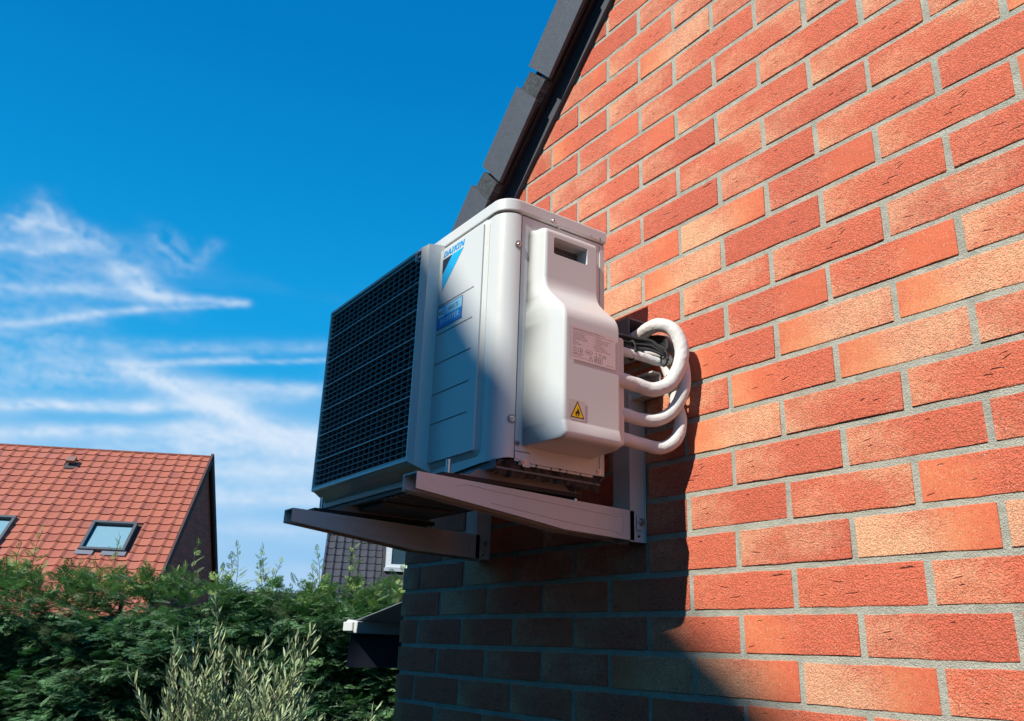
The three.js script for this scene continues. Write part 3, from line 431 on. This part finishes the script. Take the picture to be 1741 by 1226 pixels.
// ------------------------------------------------------------------ pipes, cables and wall duct
{
  const pm = tex(256, 256, (u, v, x, y) => { const t = .92 + .12 * (fbm(x * .05, y * .1, 3) - .5) + .06 * (h2(x, y, 3) - .5); return [.7 * t, .69 * t, .66 * t]; });
  M.pipe = std(0xffffff, .75, { map: pm, bumpMap: tex(256, 64, (u, v, x, y) => .5 + .3 * Math.sin(u * 6.283 * 16) * .6 + .4 * (vn(x * .4, y * .4, 2) - .5), false), bumpScale: .0012 });
  const pipe = (pts, r, label) => { const p = pts[0], o = new THREE.Mesh(); o.geometry = foam(tube(pts.map((q) => [q[0] - p[0], q[1] - p[1], q[2] - p[2]]), r, 160, 22), r); o.material = M.pipe; o.name = numbered('insulated_pipe'); o.position.set(...p); o.castShadow = o.receiveShadow = true; o.userData = { label, category: 'pipe', group: 'white insulated refrigerant pipes' }; scene.add(o); };
  pipe([[-.14, .391, .172], [-.126, .391, .15], [-.125, .391, .12], [-.117, .387, .09], [-.108, .383, .068], [-.104, .388, .05], [-.115, .4, .038], [-.15, .42, .034], [-.24, .44, .034]], .0085, 'topmost thin white insulated pipe, a short one below the black cables');
  pipe([[-.115, .328, .185], [-.11, .328, .165], [-.107, .325, .13], [-.098, .32, .095], [-.085, .336, .064], [-.074, .374, .047], [-.073, .409, .043], [-.086, .445, .05], [-.108, .459, .062], [-.14, .462, .06], [-.19, .462, .045], [-.3, .462, .04]], .0135, 'thick white insulated pipe making the largest loop, second from the top');
  pipe([[-.14, .27, .175], [-.122, .269, .155], [-.115, .264, .11], [-.105, .268, .075], [-.092, .288, .05], [-.081, .325, .034], [-.084, .367, .026], [-.1, .41, .024], [-.13, .44, .028], [-.19, .448, .028], [-.3, .448, .026]], .0118, 'white insulated pipe third from the top, bending up behind the largest loop');
  pipe([[-.145, .226, .172], [-.128, .225, .15], [-.126, .222, .1], [-.114, .219, .06], [-.099, .236, .038], [-.097, .273, .026], [-.112, .31, .02], [-.125, .36, .018], [-.15, .41, .018], [-.2, .435, .018], [-.3, .44, .016]], .0118, 'lowest white insulated pipe, curving up beside the upright of the bracket');
  const c = thing('cable_bundle', 'bundle of black cables with black ties between the pipes and the unit', 'cables', [-.14, .41, .14]);
  const off = [[0, 0], [.003, .006], [-.003, .008], [.004, -.004], [-.002, .013], [.002, .017]];
  off.forEach(([a, b], k) => part('cable', tube([[-.15, .412 + b, .165], [-.14 + a, .411 + b, .14], [-.132 + a, .409 + b, .11], [-.112 + a, .405 + b * .9, .085], [-.095 + a, .392 + b * .5, .068], [-.1, .402 + b * 1.4, .052], [-.13, .428 + b, .045], [-.25, .46, .042]], k > 3 ? .0042 : .0027, 70, 8), M.black, c));
  for (const [p, q] of [[[-.129, .4, .118], .014], [[-.092, .385, .07], .011]]) { const g = new THREE.TorusGeometry(q, .0022, 6, 20); g.scale(.8, 1.3, 1); g.translate(...p); part('cable_tie', [g, rod([p[0] + q * .7, p[1], p[2]], [p[0] + q * .7 + .004, p[1] - .006, p[2] + .002], .003)], M.black, c); }
  const d = thing('wall_duct', 'dark grey plastic duct end on the wall behind the unit, taking the pipes', 'duct', [-.4, .452, 0]);
  part('cover', [box(-.72, -.194, .4555, .4985, .0625, .065), box(-.72, -.194, .4985, .501, .001, .065), box(-.72, -.194, .453, .4555, .001, .065)], M.slate, d);
  part('back_plate', box(-.72, -.194, .4555, .4985, .001, .003), M.slate, d);
}

// ------------------------------------------------------------------ neighbour's house with red tiled roof
function pantile(w, l, seed, amp = .034) { // one interlocking tile: x across, y up, z down the slope; nose at z = l
  const r = RNG(seed), n = 8, P = [], I = [], U = []; const pf = (t) => t < .3 ? amp * Math.sin(t / .3 * Math.PI) : .004 * Math.sin((t - .3) / .7 * Math.PI) * -1;
  for (const [z, up] of [[0, 0], [l, .026]]) for (let i = 0; i <= n; i++) { const t = i / n; P.push((t - .5) * w * 1.01, pf(t) + up, z + (z ? .006 * Math.sin(t * Math.PI) : 0)); U.push(t, z / l); }
  for (let i = 0; i <= n; i++) { const t = i / n; P.push((t - .5) * w * 1.01, pf(t) + .003, l); U.push(t, 1); }
  for (let i = 0; i < n; i++) { const a = i, b = i + n + 1, c = b + n + 1; I.push(a, b, b + 1, a, b + 1, a + 1, b, c, c + 1, b, c + 1, b + 1); }
  const g = new THREE.BufferGeometry(); g.setAttribute('position', new THREE.Float32BufferAttribute(P, 3)); g.setAttribute('uv', new THREE.Float32BufferAttribute(U, 2)); g.setIndex(I); g.computeVertexNormals(); return g.toNonIndexed ? (() => { const q = g.toNonIndexed(); q.computeVertexNormals(); return q; })() : g;
}
const tileTex = tex(128, 128, (u, v, x, y) => { const t = .9 + .3 * (fbm(x * .06, y * .06, 12) - .5) + .12 * (h2(x, y, 2) - .5); return [t, t, t]; });
{
  const R = new THREE.Vector3(-22.721, 4.66, -5.118), u = new THREE.Vector3(.471, 0, -.882), n = new THREE.Vector3(.882, 0, .471), th = 48.4 * D2R, dn = n.clone().multiplyScalar(Math.cos(th)).add(new THREE.Vector3(0, -Math.sin(th), 0));
  const N = n.clone().multiplyScalar(Math.sin(th)).add(new THREE.Vector3(0, Math.cos(th), 0));
  const pt = (a, s, h = 0) => R.clone().addScaledVector(u, a).addScaledVector(dn, s).addScaledVector(N, h);
  const LEN = 11, SL = 6.4, hn = thing('tiled_house', 'brick house with red tiled roof and two skylights beyond the hedge', 'house', [-24, GY, -3]);
  const arr = (v) => [v.x, v.y, v.z];
  // walls: gable pentagon towards the right, long wall under the eaves
  const half = Math.cos(th) * SL - .25, down = R.clone(); down.y = GY; const e = (a, k, y) => { const p = R.clone().addScaledVector(u, a).addScaledVector(n, k); p.y = y; return arr(p); };
  const yE = 4.66 - Math.tan(th) * half - .1;
  const vv = [], uu = []; for (const a of [-.08, -LEN + .1]) for (const [k, y] of [[half, GY], [half, yE], [0, 4.55], [-half, yE], [-half, GY]]) { vv.push(e(a, k, y)); uu.push([k * 1.0 + (a < -1 ? 5 : 0), y * 1.0]); }
  const gb = M.farBrick.clone(); gb.color = rgb(1.9, .95, .7);
  const wall = part('wall', [poly(vv, [[4, 3, 2, 1, 0], [5, 6, 7, 8, 9]], uu), poly(vv, [[0, 1, 6, 5], [3, 4, 9, 8]], vv.map((p, i) => [i < 5 ? 0 : LEN, p[1]]))], gb, hn);
  const back = dn.clone().addScaledVector(n, -2 * dn.dot(n));
  const rv = []; for (const a of [0, -LEN]) { rv.push(arr(pt(a, 0, -.02)), arr(pt(a, SL, -.02)), arr(pt(a, 0, -.14)), arr(pt(a, SL, -.14))); const q = R.clone().addScaledVector(u, a); rv.push(arr(q.clone().addScaledVector(back, SL)), arr(q.clone().addScaledVector(back, SL).add(new THREE.Vector3(0, -.16, 0)))); }
  const roof = part('roof', poly(rv, [[0, 1, 7, 6], [0, 6, 10, 4], [1, 3, 9, 7], [0, 2, 3, 1], [6, 7, 9, 8], [0, 4, 5, 2], [4, 10, 11, 5], [2, 5, 11, 8], [3, 2, 8, 9]].map((f) => f.slice())), std(rgb(.12, .05, .035), .9, { side: THREE.DoubleSide }), hn);
  const mats = [[.43, .125, .075], [.405, .115, .07], [.45, .135, .08], [.36, .105, .07], [.42, .13, .085]].map((c) => std(rgb(...c), .75, { map: tileTex }));
  const tg = pantile(.302, .262, 3), rr = RNG(77), basis = new THREE.Matrix4().makeBasis(u, N, dn), quat = new THREE.Quaternion().setFromRotationMatrix(basis);
  const sky = [[-2.07, -1.03, 3.0, 3.985], [-4.95, -3.86, 2.98, 3.97]], over = (a, s) => sky.some(([a0, a1, s0, s1]) => a > a0 - .02 && a < a1 + .02 && s > s0 - .12 && s < s1 + .02) || (Math.abs(a + 3.44) < .16 && Math.abs(s - .8) < .13);
  const list = [], rest = [];
  for (let row = 0; row < 24; row++) for (let c = 0; c < 36; c++) { const a = -.151 - c * .302, s = .05 + row * .262; if (over(a, s + .13)) continue; const p = pt(a, s, 0); const q = p.clone().project(camera); const vis = q.x > -1.02 && (row < 20); (vis ? list : rest).push([p, row, c, q.x, rr(), rr()]); }
  list.sort((A, B) => (A[1] < 17 ? 0 : 1) - (B[1] < 17 ? 0 : 1) || B[3] - A[3]);
  const mt = [[], [], [], [], []];
  list.forEach(([p, row, c, , k, j], i) => { const m = Math.floor(k * k * 5); if (i < 300) { const o = part('roof_tile', tg, mats[m], roof); o.position.copy(p).addScaledVector(N, (j - .5) * .006); o.quaternion.copy(quat); } else rest.push([p, row, c, 0, k, j]); });
  for (const [p, , , , k] of rest) { const g = tg.clone(); g.applyMatrix4(new THREE.Matrix4().compose(p, quat, new THREE.Vector3(1, 1, 1))); mt[Math.floor(k * k * 5)].push(g); }
  mt.forEach((l, i) => { if (l.length) part('roof_tiles', l, mats[i], roof).userData.kind = 'stuff'; });
  const rg = new THREE.CylinderGeometry(.1, .112, .302, 12, 1, true, -Math.PI / 2, Math.PI); rg.rotateX(Math.PI / 2);
  for (let c = 0; c < 36; c++) { const o = part('ridge_tile', rg, mats[c % 5], roof); const p = R.clone().addScaledVector(u, -.15 - c * .302); o.position.set(p.x, p.y - .045, p.z); o.quaternion.setFromRotationMatrix(new THREE.Matrix4().makeBasis(n.clone().negate(), new THREE.Vector3(0, 1, 0), u)); }
  const sbox = (a0, a1, s0, s1, h0, h1) => { const v = []; for (const h of [h0, h1]) for (const [a, s] of [[a0, s0], [a1, s0], [a1, s1], [a0, s1]]) v.push(arr(pt(a, s, h))); return poly(v, [[0, 1, 2, 3], [7, 6, 5, 4], [0, 4, 5, 1], [1, 5, 6, 2], [2, 6, 7, 3], [3, 7, 4, 0]].map((f) => f.slice().reverse())); };
  part('barge_tile', [sbox(-.02, .04, 0, SL, -.16, .05), (() => { const q = sbox(-.02, .04, 0, SL, -.16, .05); const p = q.attributes.position; for (let i = 0; i < p.count; i++) { const w = new THREE.Vector3(p.getX(i), p.getY(i), p.getZ(i)).sub(R); const k = w.dot(n); w.addScaledVector(n, -2 * k).add(R); p.setXYZ(i, w.x, w.y, w.z); } q.computeVertexNormals(); return q; })()], std(rgb(.09, .04, .035), .9, { side: THREE.DoubleSide }), hn);
  const frameM = std(rgb(.085, .095, .105), .4), gl = new THREE.MeshPhysicalMaterial({ color: rgb(.85, .95, .97), roughness: .02, transmission: 1, thickness: 0, ior: 1.5, side: THREE.DoubleSide });
  for (const [a0, a1, s0, s1] of sky) {
    const w = .066, f = part('skylight_frame', [sbox(a0, a1, s0, s0 + w, -.02, .1), sbox(a0, a1, s1 - w, s1, -.02, .09), sbox(a0, a0 + w, s0 + w, s1 - w, -.02, .095), sbox(a1 - w, a1, s0 + w, s1 - w, -.02, .095)], frameM, roof);
    part('pane', sbox(a0 + w, a1 - w, s0 + w, s1 - w, .03, .05), gl, roof);
    part('blind', sbox(a0 + w + .04, a1 - w - .02, s0 + w + .06, s1 - w - .02, .004, .02), std(rgb(.42, .47, .5), .9), roof);
    part('flashing', [sbox(a0 - .05, a0 + .35, s1, s1 + .14, .0, .05), sbox(a1 - .5, a1 + .05, s1, s1 + .14, .0, .05)], std(rgb(.16, .17, .2), .5), roof);
  }
  const vt = part('roof_vent', [sbox(-3.58, -3.3, .72, .98, .0, .045)], std(rgb(.06, .05, .05), .8), roof);
  part('vent_cap', sbox(-3.55, -3.33, .66, .84, .1, .19), std(rgb(.24, .13, .1), .8), roof);
  part('downpipe', rod(e(-.0, -half - .05, yE), e(-.0, -half - .05, GY), .06), M.dark, hn);
}
{ // second house: dark tiled roof
  const hn = thing('dark_roof_house', 'house with dark grey tiled roof and white framed window, beside the wall corner', 'house', [-31, GY, -14]);
  const A = new THREE.Vector3(-30.37, 4.55, -11.97), u = new THREE.Vector3(1.26, 0, -2.68).normalize(), n = new THREE.Vector3(-u.z, 0, u.x).negate(); if (n.dot(new THREE.Vector3(1, 0, .5)) < 0) n.negate();
  const th = 52 * D2R, dn = n.clone().multiplyScalar(Math.cos(th)).add(new THREE.Vector3(0, -Math.sin(th), 0)), N = n.clone().multiplyScalar(Math.sin(th)).add(new THREE.Vector3(0, Math.cos(th), 0));
  const pt = (a, s, h = 0) => A.clone().addScaledVector(u, a).addScaledVector(dn, s).addScaledVector(N, h), arr = (v) => [v.x, v.y, v.z];
  const SL = 5.6, LEN = 9, yE = A.y - Math.sin(th) * SL, W = Math.cos(th) * SL;
  const P = []; for (const a of [0, LEN]) for (const [k, y] of [[W - .2, GY], [W - .2, yE + .15], [0, A.y - .1], [-W + .2, yE + .15], [-W + .2, GY]]) { const p = A.clone().addScaledVector(u, a).addScaledVector(n, k); p.y = y; P.push(arr(p)); }
  part('wall', [poly(P, [[0, 1, 2, 3, 4], [9, 8, 7, 6, 5], [1, 0, 5, 6], [4, 3, 8, 9]], P.map((p, i) => [(i % 5) + (i > 4 ? 6 : 0), p[1]]))], M.farBrick, hn);
  const rv = []; for (const a of [-.02, LEN]) { rv.push(arr(pt(a, 0, -.02)), arr(pt(a, SL, -.02))); const p = A.clone().addScaledVector(u, a).addScaledVector(n, -W); p.y = yE; rv.push(arr(p)); }
  const roof = part('roof', poly(rv, [[0, 1, 4, 3], [0, 3, 5, 2], [1, 2, 5, 4], [0, 2, 1], [3, 4, 5]]), std(rgb(.03, .03, .035), .9, { side: THREE.DoubleSide }), hn);
  const mats = [[.05, .052, .064], [.042, .045, .056], [.06, .06, .072]].map((c) => std(rgb(...c), .6, { map: tileTex }));
  const tg = pantile(.3, .34, 5, .06), quat = new THREE.Quaternion().setFromRotationMatrix(new THREE.Matrix4().makeBasis(u, N, dn)), mt = [[], [], []], rr = RNG(8); let cnt = 0;
  const win = (a, s) => a > 2.2 && a < 3.55 && s > .85 && s < 2.95;
  for (let row = 0; row < 16; row++) for (let c = 0; c < 29; c++) { const a = .15 + c * .3, s = .02 + row * .34; if (win(a, s + .17)) continue; const k = Math.floor(rr() * 3), p = pt(a, s, 0); if (c < 13 && cnt < 200) { cnt++; const o = part('roof_tile', tg, mats[k], roof); o.position.copy(p); o.quaternion.copy(quat); } else { const g = tg.clone(); g.applyMatrix4(new THREE.Matrix4().compose(p, quat, new THREE.Vector3(1, 1, 1))); mt[k].push(g); } }
  mt.forEach((l, i) => { if (l.length) part('roof_tiles', l, mats[i], roof).userData.kind = 'stuff'; });
  // upright dormer window standing in the slope
  const dq = (a0, a1, y0, y1, k0, k1) => { const v = []; for (const k of [k0, k1]) for (const [a, y] of [[a0, y0], [a1, y0], [a1, y1], [a0, y1]]) { const p = A.clone().addScaledVector(u, a).addScaledVector(n, k); p.y = y; v.push(arr(p)); } return poly(v, [[0, 3, 2, 1], [4, 5, 6, 7], [0, 1, 5, 4], [1, 2, 6, 5], [2, 3, 7, 6], [3, 0, 4, 7]]); };
  const y0 = 2.55, y1 = 3.75, kf = 1.72;
  part('dormer', dq(2.25, 3.5, y0 - .1, y1 + .12, .4, kf - .06), std(rgb(.5, .52, .55), .7, { side: THREE.DoubleSide }), hn);
  part('window_frame', [dq(2.3, 3.45, y0, y0 + .12, kf - .06, kf), dq(2.3, 3.45, y1 - .12, y1, kf - .06, kf), dq(2.3, 2.45, y0 + .12, y1 - .12, kf - .06, kf), dq(3.3, 3.45, y0 + .12, y1 - .12, kf - .06, kf), dq(2.45, 3.3, y1 - .42, y1 - .36, kf - .06, kf - .005)], std(rgb(.75, .77, .78), .5, { side: THREE.DoubleSide }), hn);
  part('pane', dq(2.45, 3.3, y0 + .12, y1 - .12, kf - .05, kf - .03), std(rgb(.03, .06, .075), .08, { side: THREE.DoubleSide }), hn);
  part('window_sill', dq(2.2, 3.55, y0 - .14, y0 - .02, kf - .06, kf + .08), std(rgb(.5, .52, .55), .6, { side: THREE.DoubleSide }), hn);
}
{ // low pale building glimpsed over the hedge
  const b = thing('flat_roof_building', 'low pale building with flat roof glimpsed over the hedge left of the dark roof', 'building', [-20.5, GY, -6.8]);
  const g = new THREE.BoxGeometry(1.5, 3.1, 3.4); g.translate(0, GY + 1.55, 0); g.rotateY(-.6); g.translate(-20.6, 0, -6.9);
  part('wall', g, std(rgb(.55, .5, .42), .85), b);
  const f = new THREE.BoxGeometry(1.6, .08, 3.5); f.rotateY(-.6); f.translate(-20.6, GY + 3.14, -6.9); part('roof_edge', f, std(rgb(.1, .1, .11), .7), b);
}
{ // brick house across the garden, out of the picture: its gable shades the lower left of the unit and the foot of the wall
  // steep roof, flared above the eaves
  const z = 7, xa = -.912 + .13 * z, ya = .806 + .93 * z, kx = .617, ky = .762, w = 3.3, ye = ya - ky - .713 * (w - kx), h = thing('gabled_house', 'brick gabled house across the garden behind the viewer, outside the picture', 'house', [xa, GY, z]);
  const outline = (o) => [[w - o, ye - o * .5], [kx - o * .4, ya - ky - o * 1.1], [0, ya - o * 1.4], [-kx + o * .4, ya - ky - o * 1.1], [-w + o, ye - o * .5]];
  const ext = (pts, z0, z1) => { const q = new THREE.ExtrudeGeometry(new THREE.Shape(pts.map(([x, y]) => new THREE.Vector2(xa + x, y))), { depth: z1 - z0, bevelEnabled: false }); q.translate(0, 0, z0); return worldUV(q, 0, 1, 1); };
  part('wall', ext([[w - .3, GY], ...outline(.3), [-w + .3, GY]], z + .15, z + 8), M.farBrick, h);
  part('roof', ext([...outline(0), ...outline(.2).reverse()], z, z + 8.4), std(rgb(.3, .1, .07), .85), h);
  for (const [x, y] of [[-1.2, .3], [1.2, .3], [0, 3.6]]) { const f = part('window', box(xa + x - .5, xa + x + .5, GY + y + .6, GY + y + 2, z + .12, z + .2), std(rgb(.7, .7, .7), .5), h); part('pane', box(xa + x - .42, xa + x + .42, GY + y + .68, GY + y + 1.92, z + .11, z + .125), M.glass, f); }
}

{
  const bh = thing('sky_blocker', 'tall dark slab added behind the viewer to block low sky light, outside the picture', 'wall', [0, GY, 6.2]);
  part('wall', box(-16, 16, GY, 1.3, 6, 6.4), std(rgb(.05, .06, .04), .95), bh); part('blocker_top', box(-16, 16, 1.3, 1.38, 5.95, 6.45), std(rgb(.15, .15, .14), .9), bh);  // unseen slab, added only to cut low sky fill on the shaded wall
}

// ------------------------------------------------------------------ conifer hedge
function sprayGeo(seed) { // a flat ferny spray along +z, face up
  const r = RNG(seed), P = [];
  const leaf = (x, y, z, dx, dy, dz, w) => { const l = Math.hypot(dx, dz) || 1, px = -dz / l * w, pz = dx / l * w; P.push(x, y, z, x + dx * .45 + px, y + dy * .5 + .15 * w, z + dz * .45 + pz, x + dx, y + dy, z + dz, x, y, z, x + dx, y + dy, z + dz, x + dx * .45 - px, y + dy * .5 - .15 * w, z + dz * .45 - pz); };
  const droop = (z) => -.2 * z * z;
  leaf(0, 0, 0, 0, droop(1), 1, .022);
  for (let k = 0; k < 11; k++) { const z = .08 + k * .08, L = .4 * (1 - Math.pow(z, 1.5)) + .07, y = droop(z), a = .62 + .25 * r();
    for (const q of [1, -1]) { if (r() < .12) continue; const l = L * (.8 + .4 * r()), dx = q * l * Math.sin(a), dz = l * Math.cos(a), dy = -.1 * l + .05 * (r() - .5); leaf(0, y, z, dx, dy, dz, .017); for (const t of [.3, .5, .7]) for (const e of [-.6, .6]) { const b = a + e, ll = l * .36 * (1.15 - t); leaf(dx * t, y + dy * t, z + dz * t, q * ll * Math.sin(b), -.02, ll * Math.cos(b), .013); } } }
  const g = new THREE.BufferGeometry(); g.setAttribute('position', new THREE.Float32BufferAttribute(P, 3)); g.computeVertexNormals(); g.setAttribute('uv', new THREE.Float32BufferAttribute(new Float32Array(P.length / 3 * 2), 2)); return g;
}
{
  const hd = thing('conifer_hedge', 'tall dark green conifer hedge with feathery leading shoots along the garden', 'hedge', [-5.3, GY, -1]);
  const r = RNG(12), X0 = -5.0;
  const XH = (z) => X0 - .4 * (z + .8), topY = (z) => .15 + .13 * sm(.1, -1.1, z) + .24 * (fbm(z * 1.3 + 7, 2, 3) - .5) + .05 * Math.sin(z * 1.7);
  const leafM = new THREE.MeshPhysicalMaterial({ color: 0xffffff, roughness: .85, side: THREE.DoubleSide, transmission: .35, thickness: 0 }), geos = [sprayGeo(1), sprayGeo(2), sprayGeo(3)], bins = [[], [], []];
  const q1 = new THREE.Quaternion(), q2 = new THREE.Quaternion(), Z = new THREE.Vector3(0, 0, 1), Yv = new THREE.Vector3(0, 1, 0);
  const add = (p, dir, size, roll, col) => { const z = dir.clone().normalize(), x = new THREE.Vector3().crossVectors(Yv, z).normalize(); if (x.lengthSq() < .1) x.set(1, 0, 0); const y = new THREE.Vector3().crossVectors(z, x); const mtx = new THREE.Matrix4().makeBasis(x, y, z); q1.setFromRotationMatrix(mtx); q2.setFromAxisAngle(Z, roll); q1.multiply(q2); bins[Math.floor(r() * 3)].push([new THREE.Matrix4().compose(p, q1, new THREE.Vector3(size * (.8 + .4 * r()), size, size)), col]); };
  const green = (tip) => { const a = .7 + .6 * r(); return rgb(mix(.07, .32, tip) * a, mix(.25, .43, tip) * a, mix(.08, .11, tip) * a); };
  // boughs: clumps of sprays in layers over the face and the top
  for (let k = 0; k < 3600; k++) {
    const z = 2.9 - r() * 7.4, ty = topY(z), t = r(), y = ty - t * 1.5, lump = fbm(z * 1.7, y * 2.4, 5) - .5, bulge = .8 * lump + .34 * (fbm(z * 4.5, y * 6, 6) - .5);
    const top = sm(ty - .3, ty, y), x = XH(z) + bulge - r() * (.18 + .5 * top) - .12 * top; if (y > ty - .22 && r() < .22) continue;
    const dir0 = new THREE.Vector3(.9, .02 + .25 * r() + top * .7 * r(), (r() - .5) * 1.6 + .45).normalize();
    const n = 10 + Math.floor(r() * 8);
    for (let j = 0; j < n; j++) { const s = (j / n) * .26, p = new THREE.Vector3(x, y, z).addScaledVector(dir0, s - .14).add(new THREE.Vector3((r() - .5) * .1, (r() - .5) * .07, (r() - .5) * .16)); const d = dir0.clone().add(new THREE.Vector3((r() - .5) * .5, (r() - .5) * .7 + top * .3 - .05, (r() - .5) * 1.2)); add(p, d, .065 + .1 * r(), (r() - .5) * 1.4, green(Math.min(1, Math.max(0, s * 1.3 + top * .3 - .16 + .3 * (r() - .5))))); }
  }
  // leading shoots above the top
  const stems = [];
  for (let k = 0; k < 80; k++) {
    const z = 2.4 - k * .082 + (r() - .5) * .1, H = (.1 + .32 * r() * r() + (k % 6 === 0 ? .2 : 0)), x = XH(z) - .05 - r() * .5, y0 = topY(z) - .12, lean = [(r() - .4) * .2, (r() - .5) * .3];
    const at = (t) => new THREE.Vector3(x + lean[0] * t * H, y0 + t * (H + .12), z + lean[1] * t * H + .02 * Math.sin(t * 5 + k));
    stems.push(tube([at(0), at(.35), at(.7), at(1)].map((p) => [p.x, p.y, p.z]), .002, 8, 4));
    const n = Math.floor(8 + H * 26);
    for (let j = 0; j < n; j++) { const t = .1 + .9 * j / n, a = j * 2.4 + r(), up = .5 + .9 * t, d = new THREE.Vector3(Math.cos(a), up, Math.sin(a)); add(at(t), d, (.125 * (1 - t) + .035) * (.6 + .6 * r()), (r() - .5) * 2, green(.55 + .45 * r())); }
    add(at(.96), new THREE.Vector3(lean[0], 1, lean[1]), .055, r(), green(.9));
  }
  bins.forEach((b, i) => { const m = new THREE.InstancedMesh(geos[i], leafM, b.length); b.forEach(([mx, c], j) => { m.setMatrixAt(j, mx); m.setColorAt(j, c); }); m.name = 'foliage'; m.userData.kind = 'stuff'; m.castShadow = m.receiveShadow = true; m.position.sub(hd.position); hd.add(m); });
  part('shoot_stems', stems, std(rgb(.09, .075, .03), .9), hd).userData.kind = 'stuff';
  // inner wood, and a solid dark core standing for the shaded inside
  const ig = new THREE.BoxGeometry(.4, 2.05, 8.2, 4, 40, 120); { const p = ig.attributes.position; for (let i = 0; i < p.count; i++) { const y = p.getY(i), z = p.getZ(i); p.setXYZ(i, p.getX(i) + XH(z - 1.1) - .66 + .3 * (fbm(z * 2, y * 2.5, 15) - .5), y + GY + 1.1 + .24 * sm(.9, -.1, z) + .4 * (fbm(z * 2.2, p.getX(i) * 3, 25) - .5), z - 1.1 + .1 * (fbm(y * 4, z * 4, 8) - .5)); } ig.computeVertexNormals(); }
  part('dark_core', ig, std(rgb(.05, .085, .035), 1), hd);
  for (let k = 0; k < 14; k++) { const z = 2.6 - k * .56; part('trunk', rod([XH(z) - .5, GY, z], [XH(z) - .48, .1, z + .05], .06, .015, 8), M.trunk, hd); }
}
// ------------------------------------------------------------------ narrow-leaved shrub in front of the hedge
{
  const sh = thing('olive_shrub', 'yellow green narrow leaved shrub with pale twigs in front of the hedge', 'shrub', [-2.95, GY, -.15]);
  const r = RNG(41), lg = (() => { const v = [[0, 0, 0], [.011, .004, .38], [-.011, .004, .38], [0, 0, .4], [.013, .004, .65], [-.013, .004, .65], [0, -.004, .7], [0, -.03, 1]].map(([x, y, z]) => [x * 6, y, z]); const g = poly(v.map(([x, y, z]) => [x, y * 2, z]), [[0, 3, 1], [0, 2, 3], [1, 3, 6, 4], [3, 2, 5, 6], [4, 6, 7], [6, 5, 7]]); return g; })();
  const stems = [], L = [[], []];
  const leafAt = (p, d, s) => { const z = d.clone().normalize(), x = new THREE.Vector3(-z.z, 0, z.x).normalize(), y = new THREE.Vector3().crossVectors(z, x), m = new THREE.Matrix4().makeBasis(x, y, z), q = new THREE.Quaternion().setFromRotationMatrix(m).multiply(new THREE.Quaternion().setFromAxisAngle(new THREE.Vector3(0, 0, 1), (r() - .5) * 2.6)); L[r() < .5 ? 0 : 1].push([new THREE.Matrix4().compose(p, q, new THREE.Vector3(s * .95, s, s)), .6 + .7 * r(), r()]); };
  const twig = (p0, dir, len, rad, leaves, depth) => {
    const pts = [], n = 7, bend = new THREE.Vector3((r() - .5) * .5, .25 * r(), (r() - .5) * .5); for (let i = 0; i <= n; i++) { const t = i / n; pts.push(p0.clone().addScaledVector(dir, len * t).addScaledVector(bend, len * t * t * .5)); }
    const c = new THREE.CatmullRomCurve3(pts); const g = new THREE.TubeGeometry(c, 12, rad, 5); { const p = g.attributes.position; for (let i = 0; i <= 12; i++) { const ce = c.getPointAt(i / 12), f = 1 - .75 * i / 12; for (let k = 0; k <= 5; k++) { const q = i * 6 + k; p.setXYZ(q, ce.x + (p.getX(q) - ce.x) * f, ce.y + (p.getY(q) - ce.y) * f, ce.z + (p.getZ(q) - ce.z) * f); } } } stems.push(g);
    for (let j = 0; j < leaves; j++) { const t = .15 + .85 * (j + r() * .5) / leaves, p = c.getPointAt(Math.min(1, t)), tg = c.getTangentAt(Math.min(1, t)), a = j * 2.4 + r(), side = new THREE.Vector3(Math.cos(a), .15 * r(), Math.sin(a)); leafAt(p, tg.clone().multiplyScalar(.9 + .5 * t).addScaledVector(side, .75), .036 + .032 * r()); }
    if (depth) for (let k = 0; k < depth; k++) { const t = .35 + .6 * r(), p = c.getPointAt(t), tg = c.getTangentAt(t); twig(p, tg.clone().add(new THREE.Vector3((r() - .5) * 1.5, .1 + .4 * r(), (r() - .5) * 1.5)).normalize(), len * (.22 + .26 * r()), rad * .5, Math.round(leaves * .55 + 5), 0); }
  };
  for (let k = 0; k < 50; k++) { const a = r() * 6.283, sp = Math.pow(r(), .6) * .46, p = new THREE.Vector3(-2.95 + Math.cos(a) * sp * .35, -1.22 - .1 * r(), -.2 + Math.sin(a) * sp * .35), d = new THREE.Vector3(Math.cos(a) * sp * 1.05, .9, Math.sin(a) * sp * 1.05).normalize(); twig(p, d, .7 + .36 * r() - sp * .65, .0048, 40, 9); }
  twig(new THREE.Vector3(-2.85, -.95, -.32), new THREE.Vector3(.15, .65, -.9).normalize(), .4, .004, 16, 0);
  twig(new THREE.Vector3(-2.8, -.8, .1), new THREE.Vector3(.2, .7, .7).normalize(), .4, .004, 14, 2);
  part('stem', [rod([-2.95, GY, -.15], [-2.95, -1.2, -.15], .03, .02), ...stems], std(rgb(.25, .2, .14), .9), sh);
  L.forEach((l, i) => { const m = new THREE.InstancedMesh(lg, std(0xffffff, .55, { side: THREE.DoubleSide }), l.length); l.forEach(([mx, a, b], j) => { m.setMatrixAt(j, mx); m.setColorAt(j, rgb(mix(.27, .42, b) * a, mix(.35, .49, b) * a, mix(.17, .25, b) * a)); }); m.name = 'leaves'; m.userData.kind = 'stuff'; m.castShadow = m.receiveShadow = true; m.position.sub(sh.position); sh.add(m); });
}
renderer.render(scene, camera);
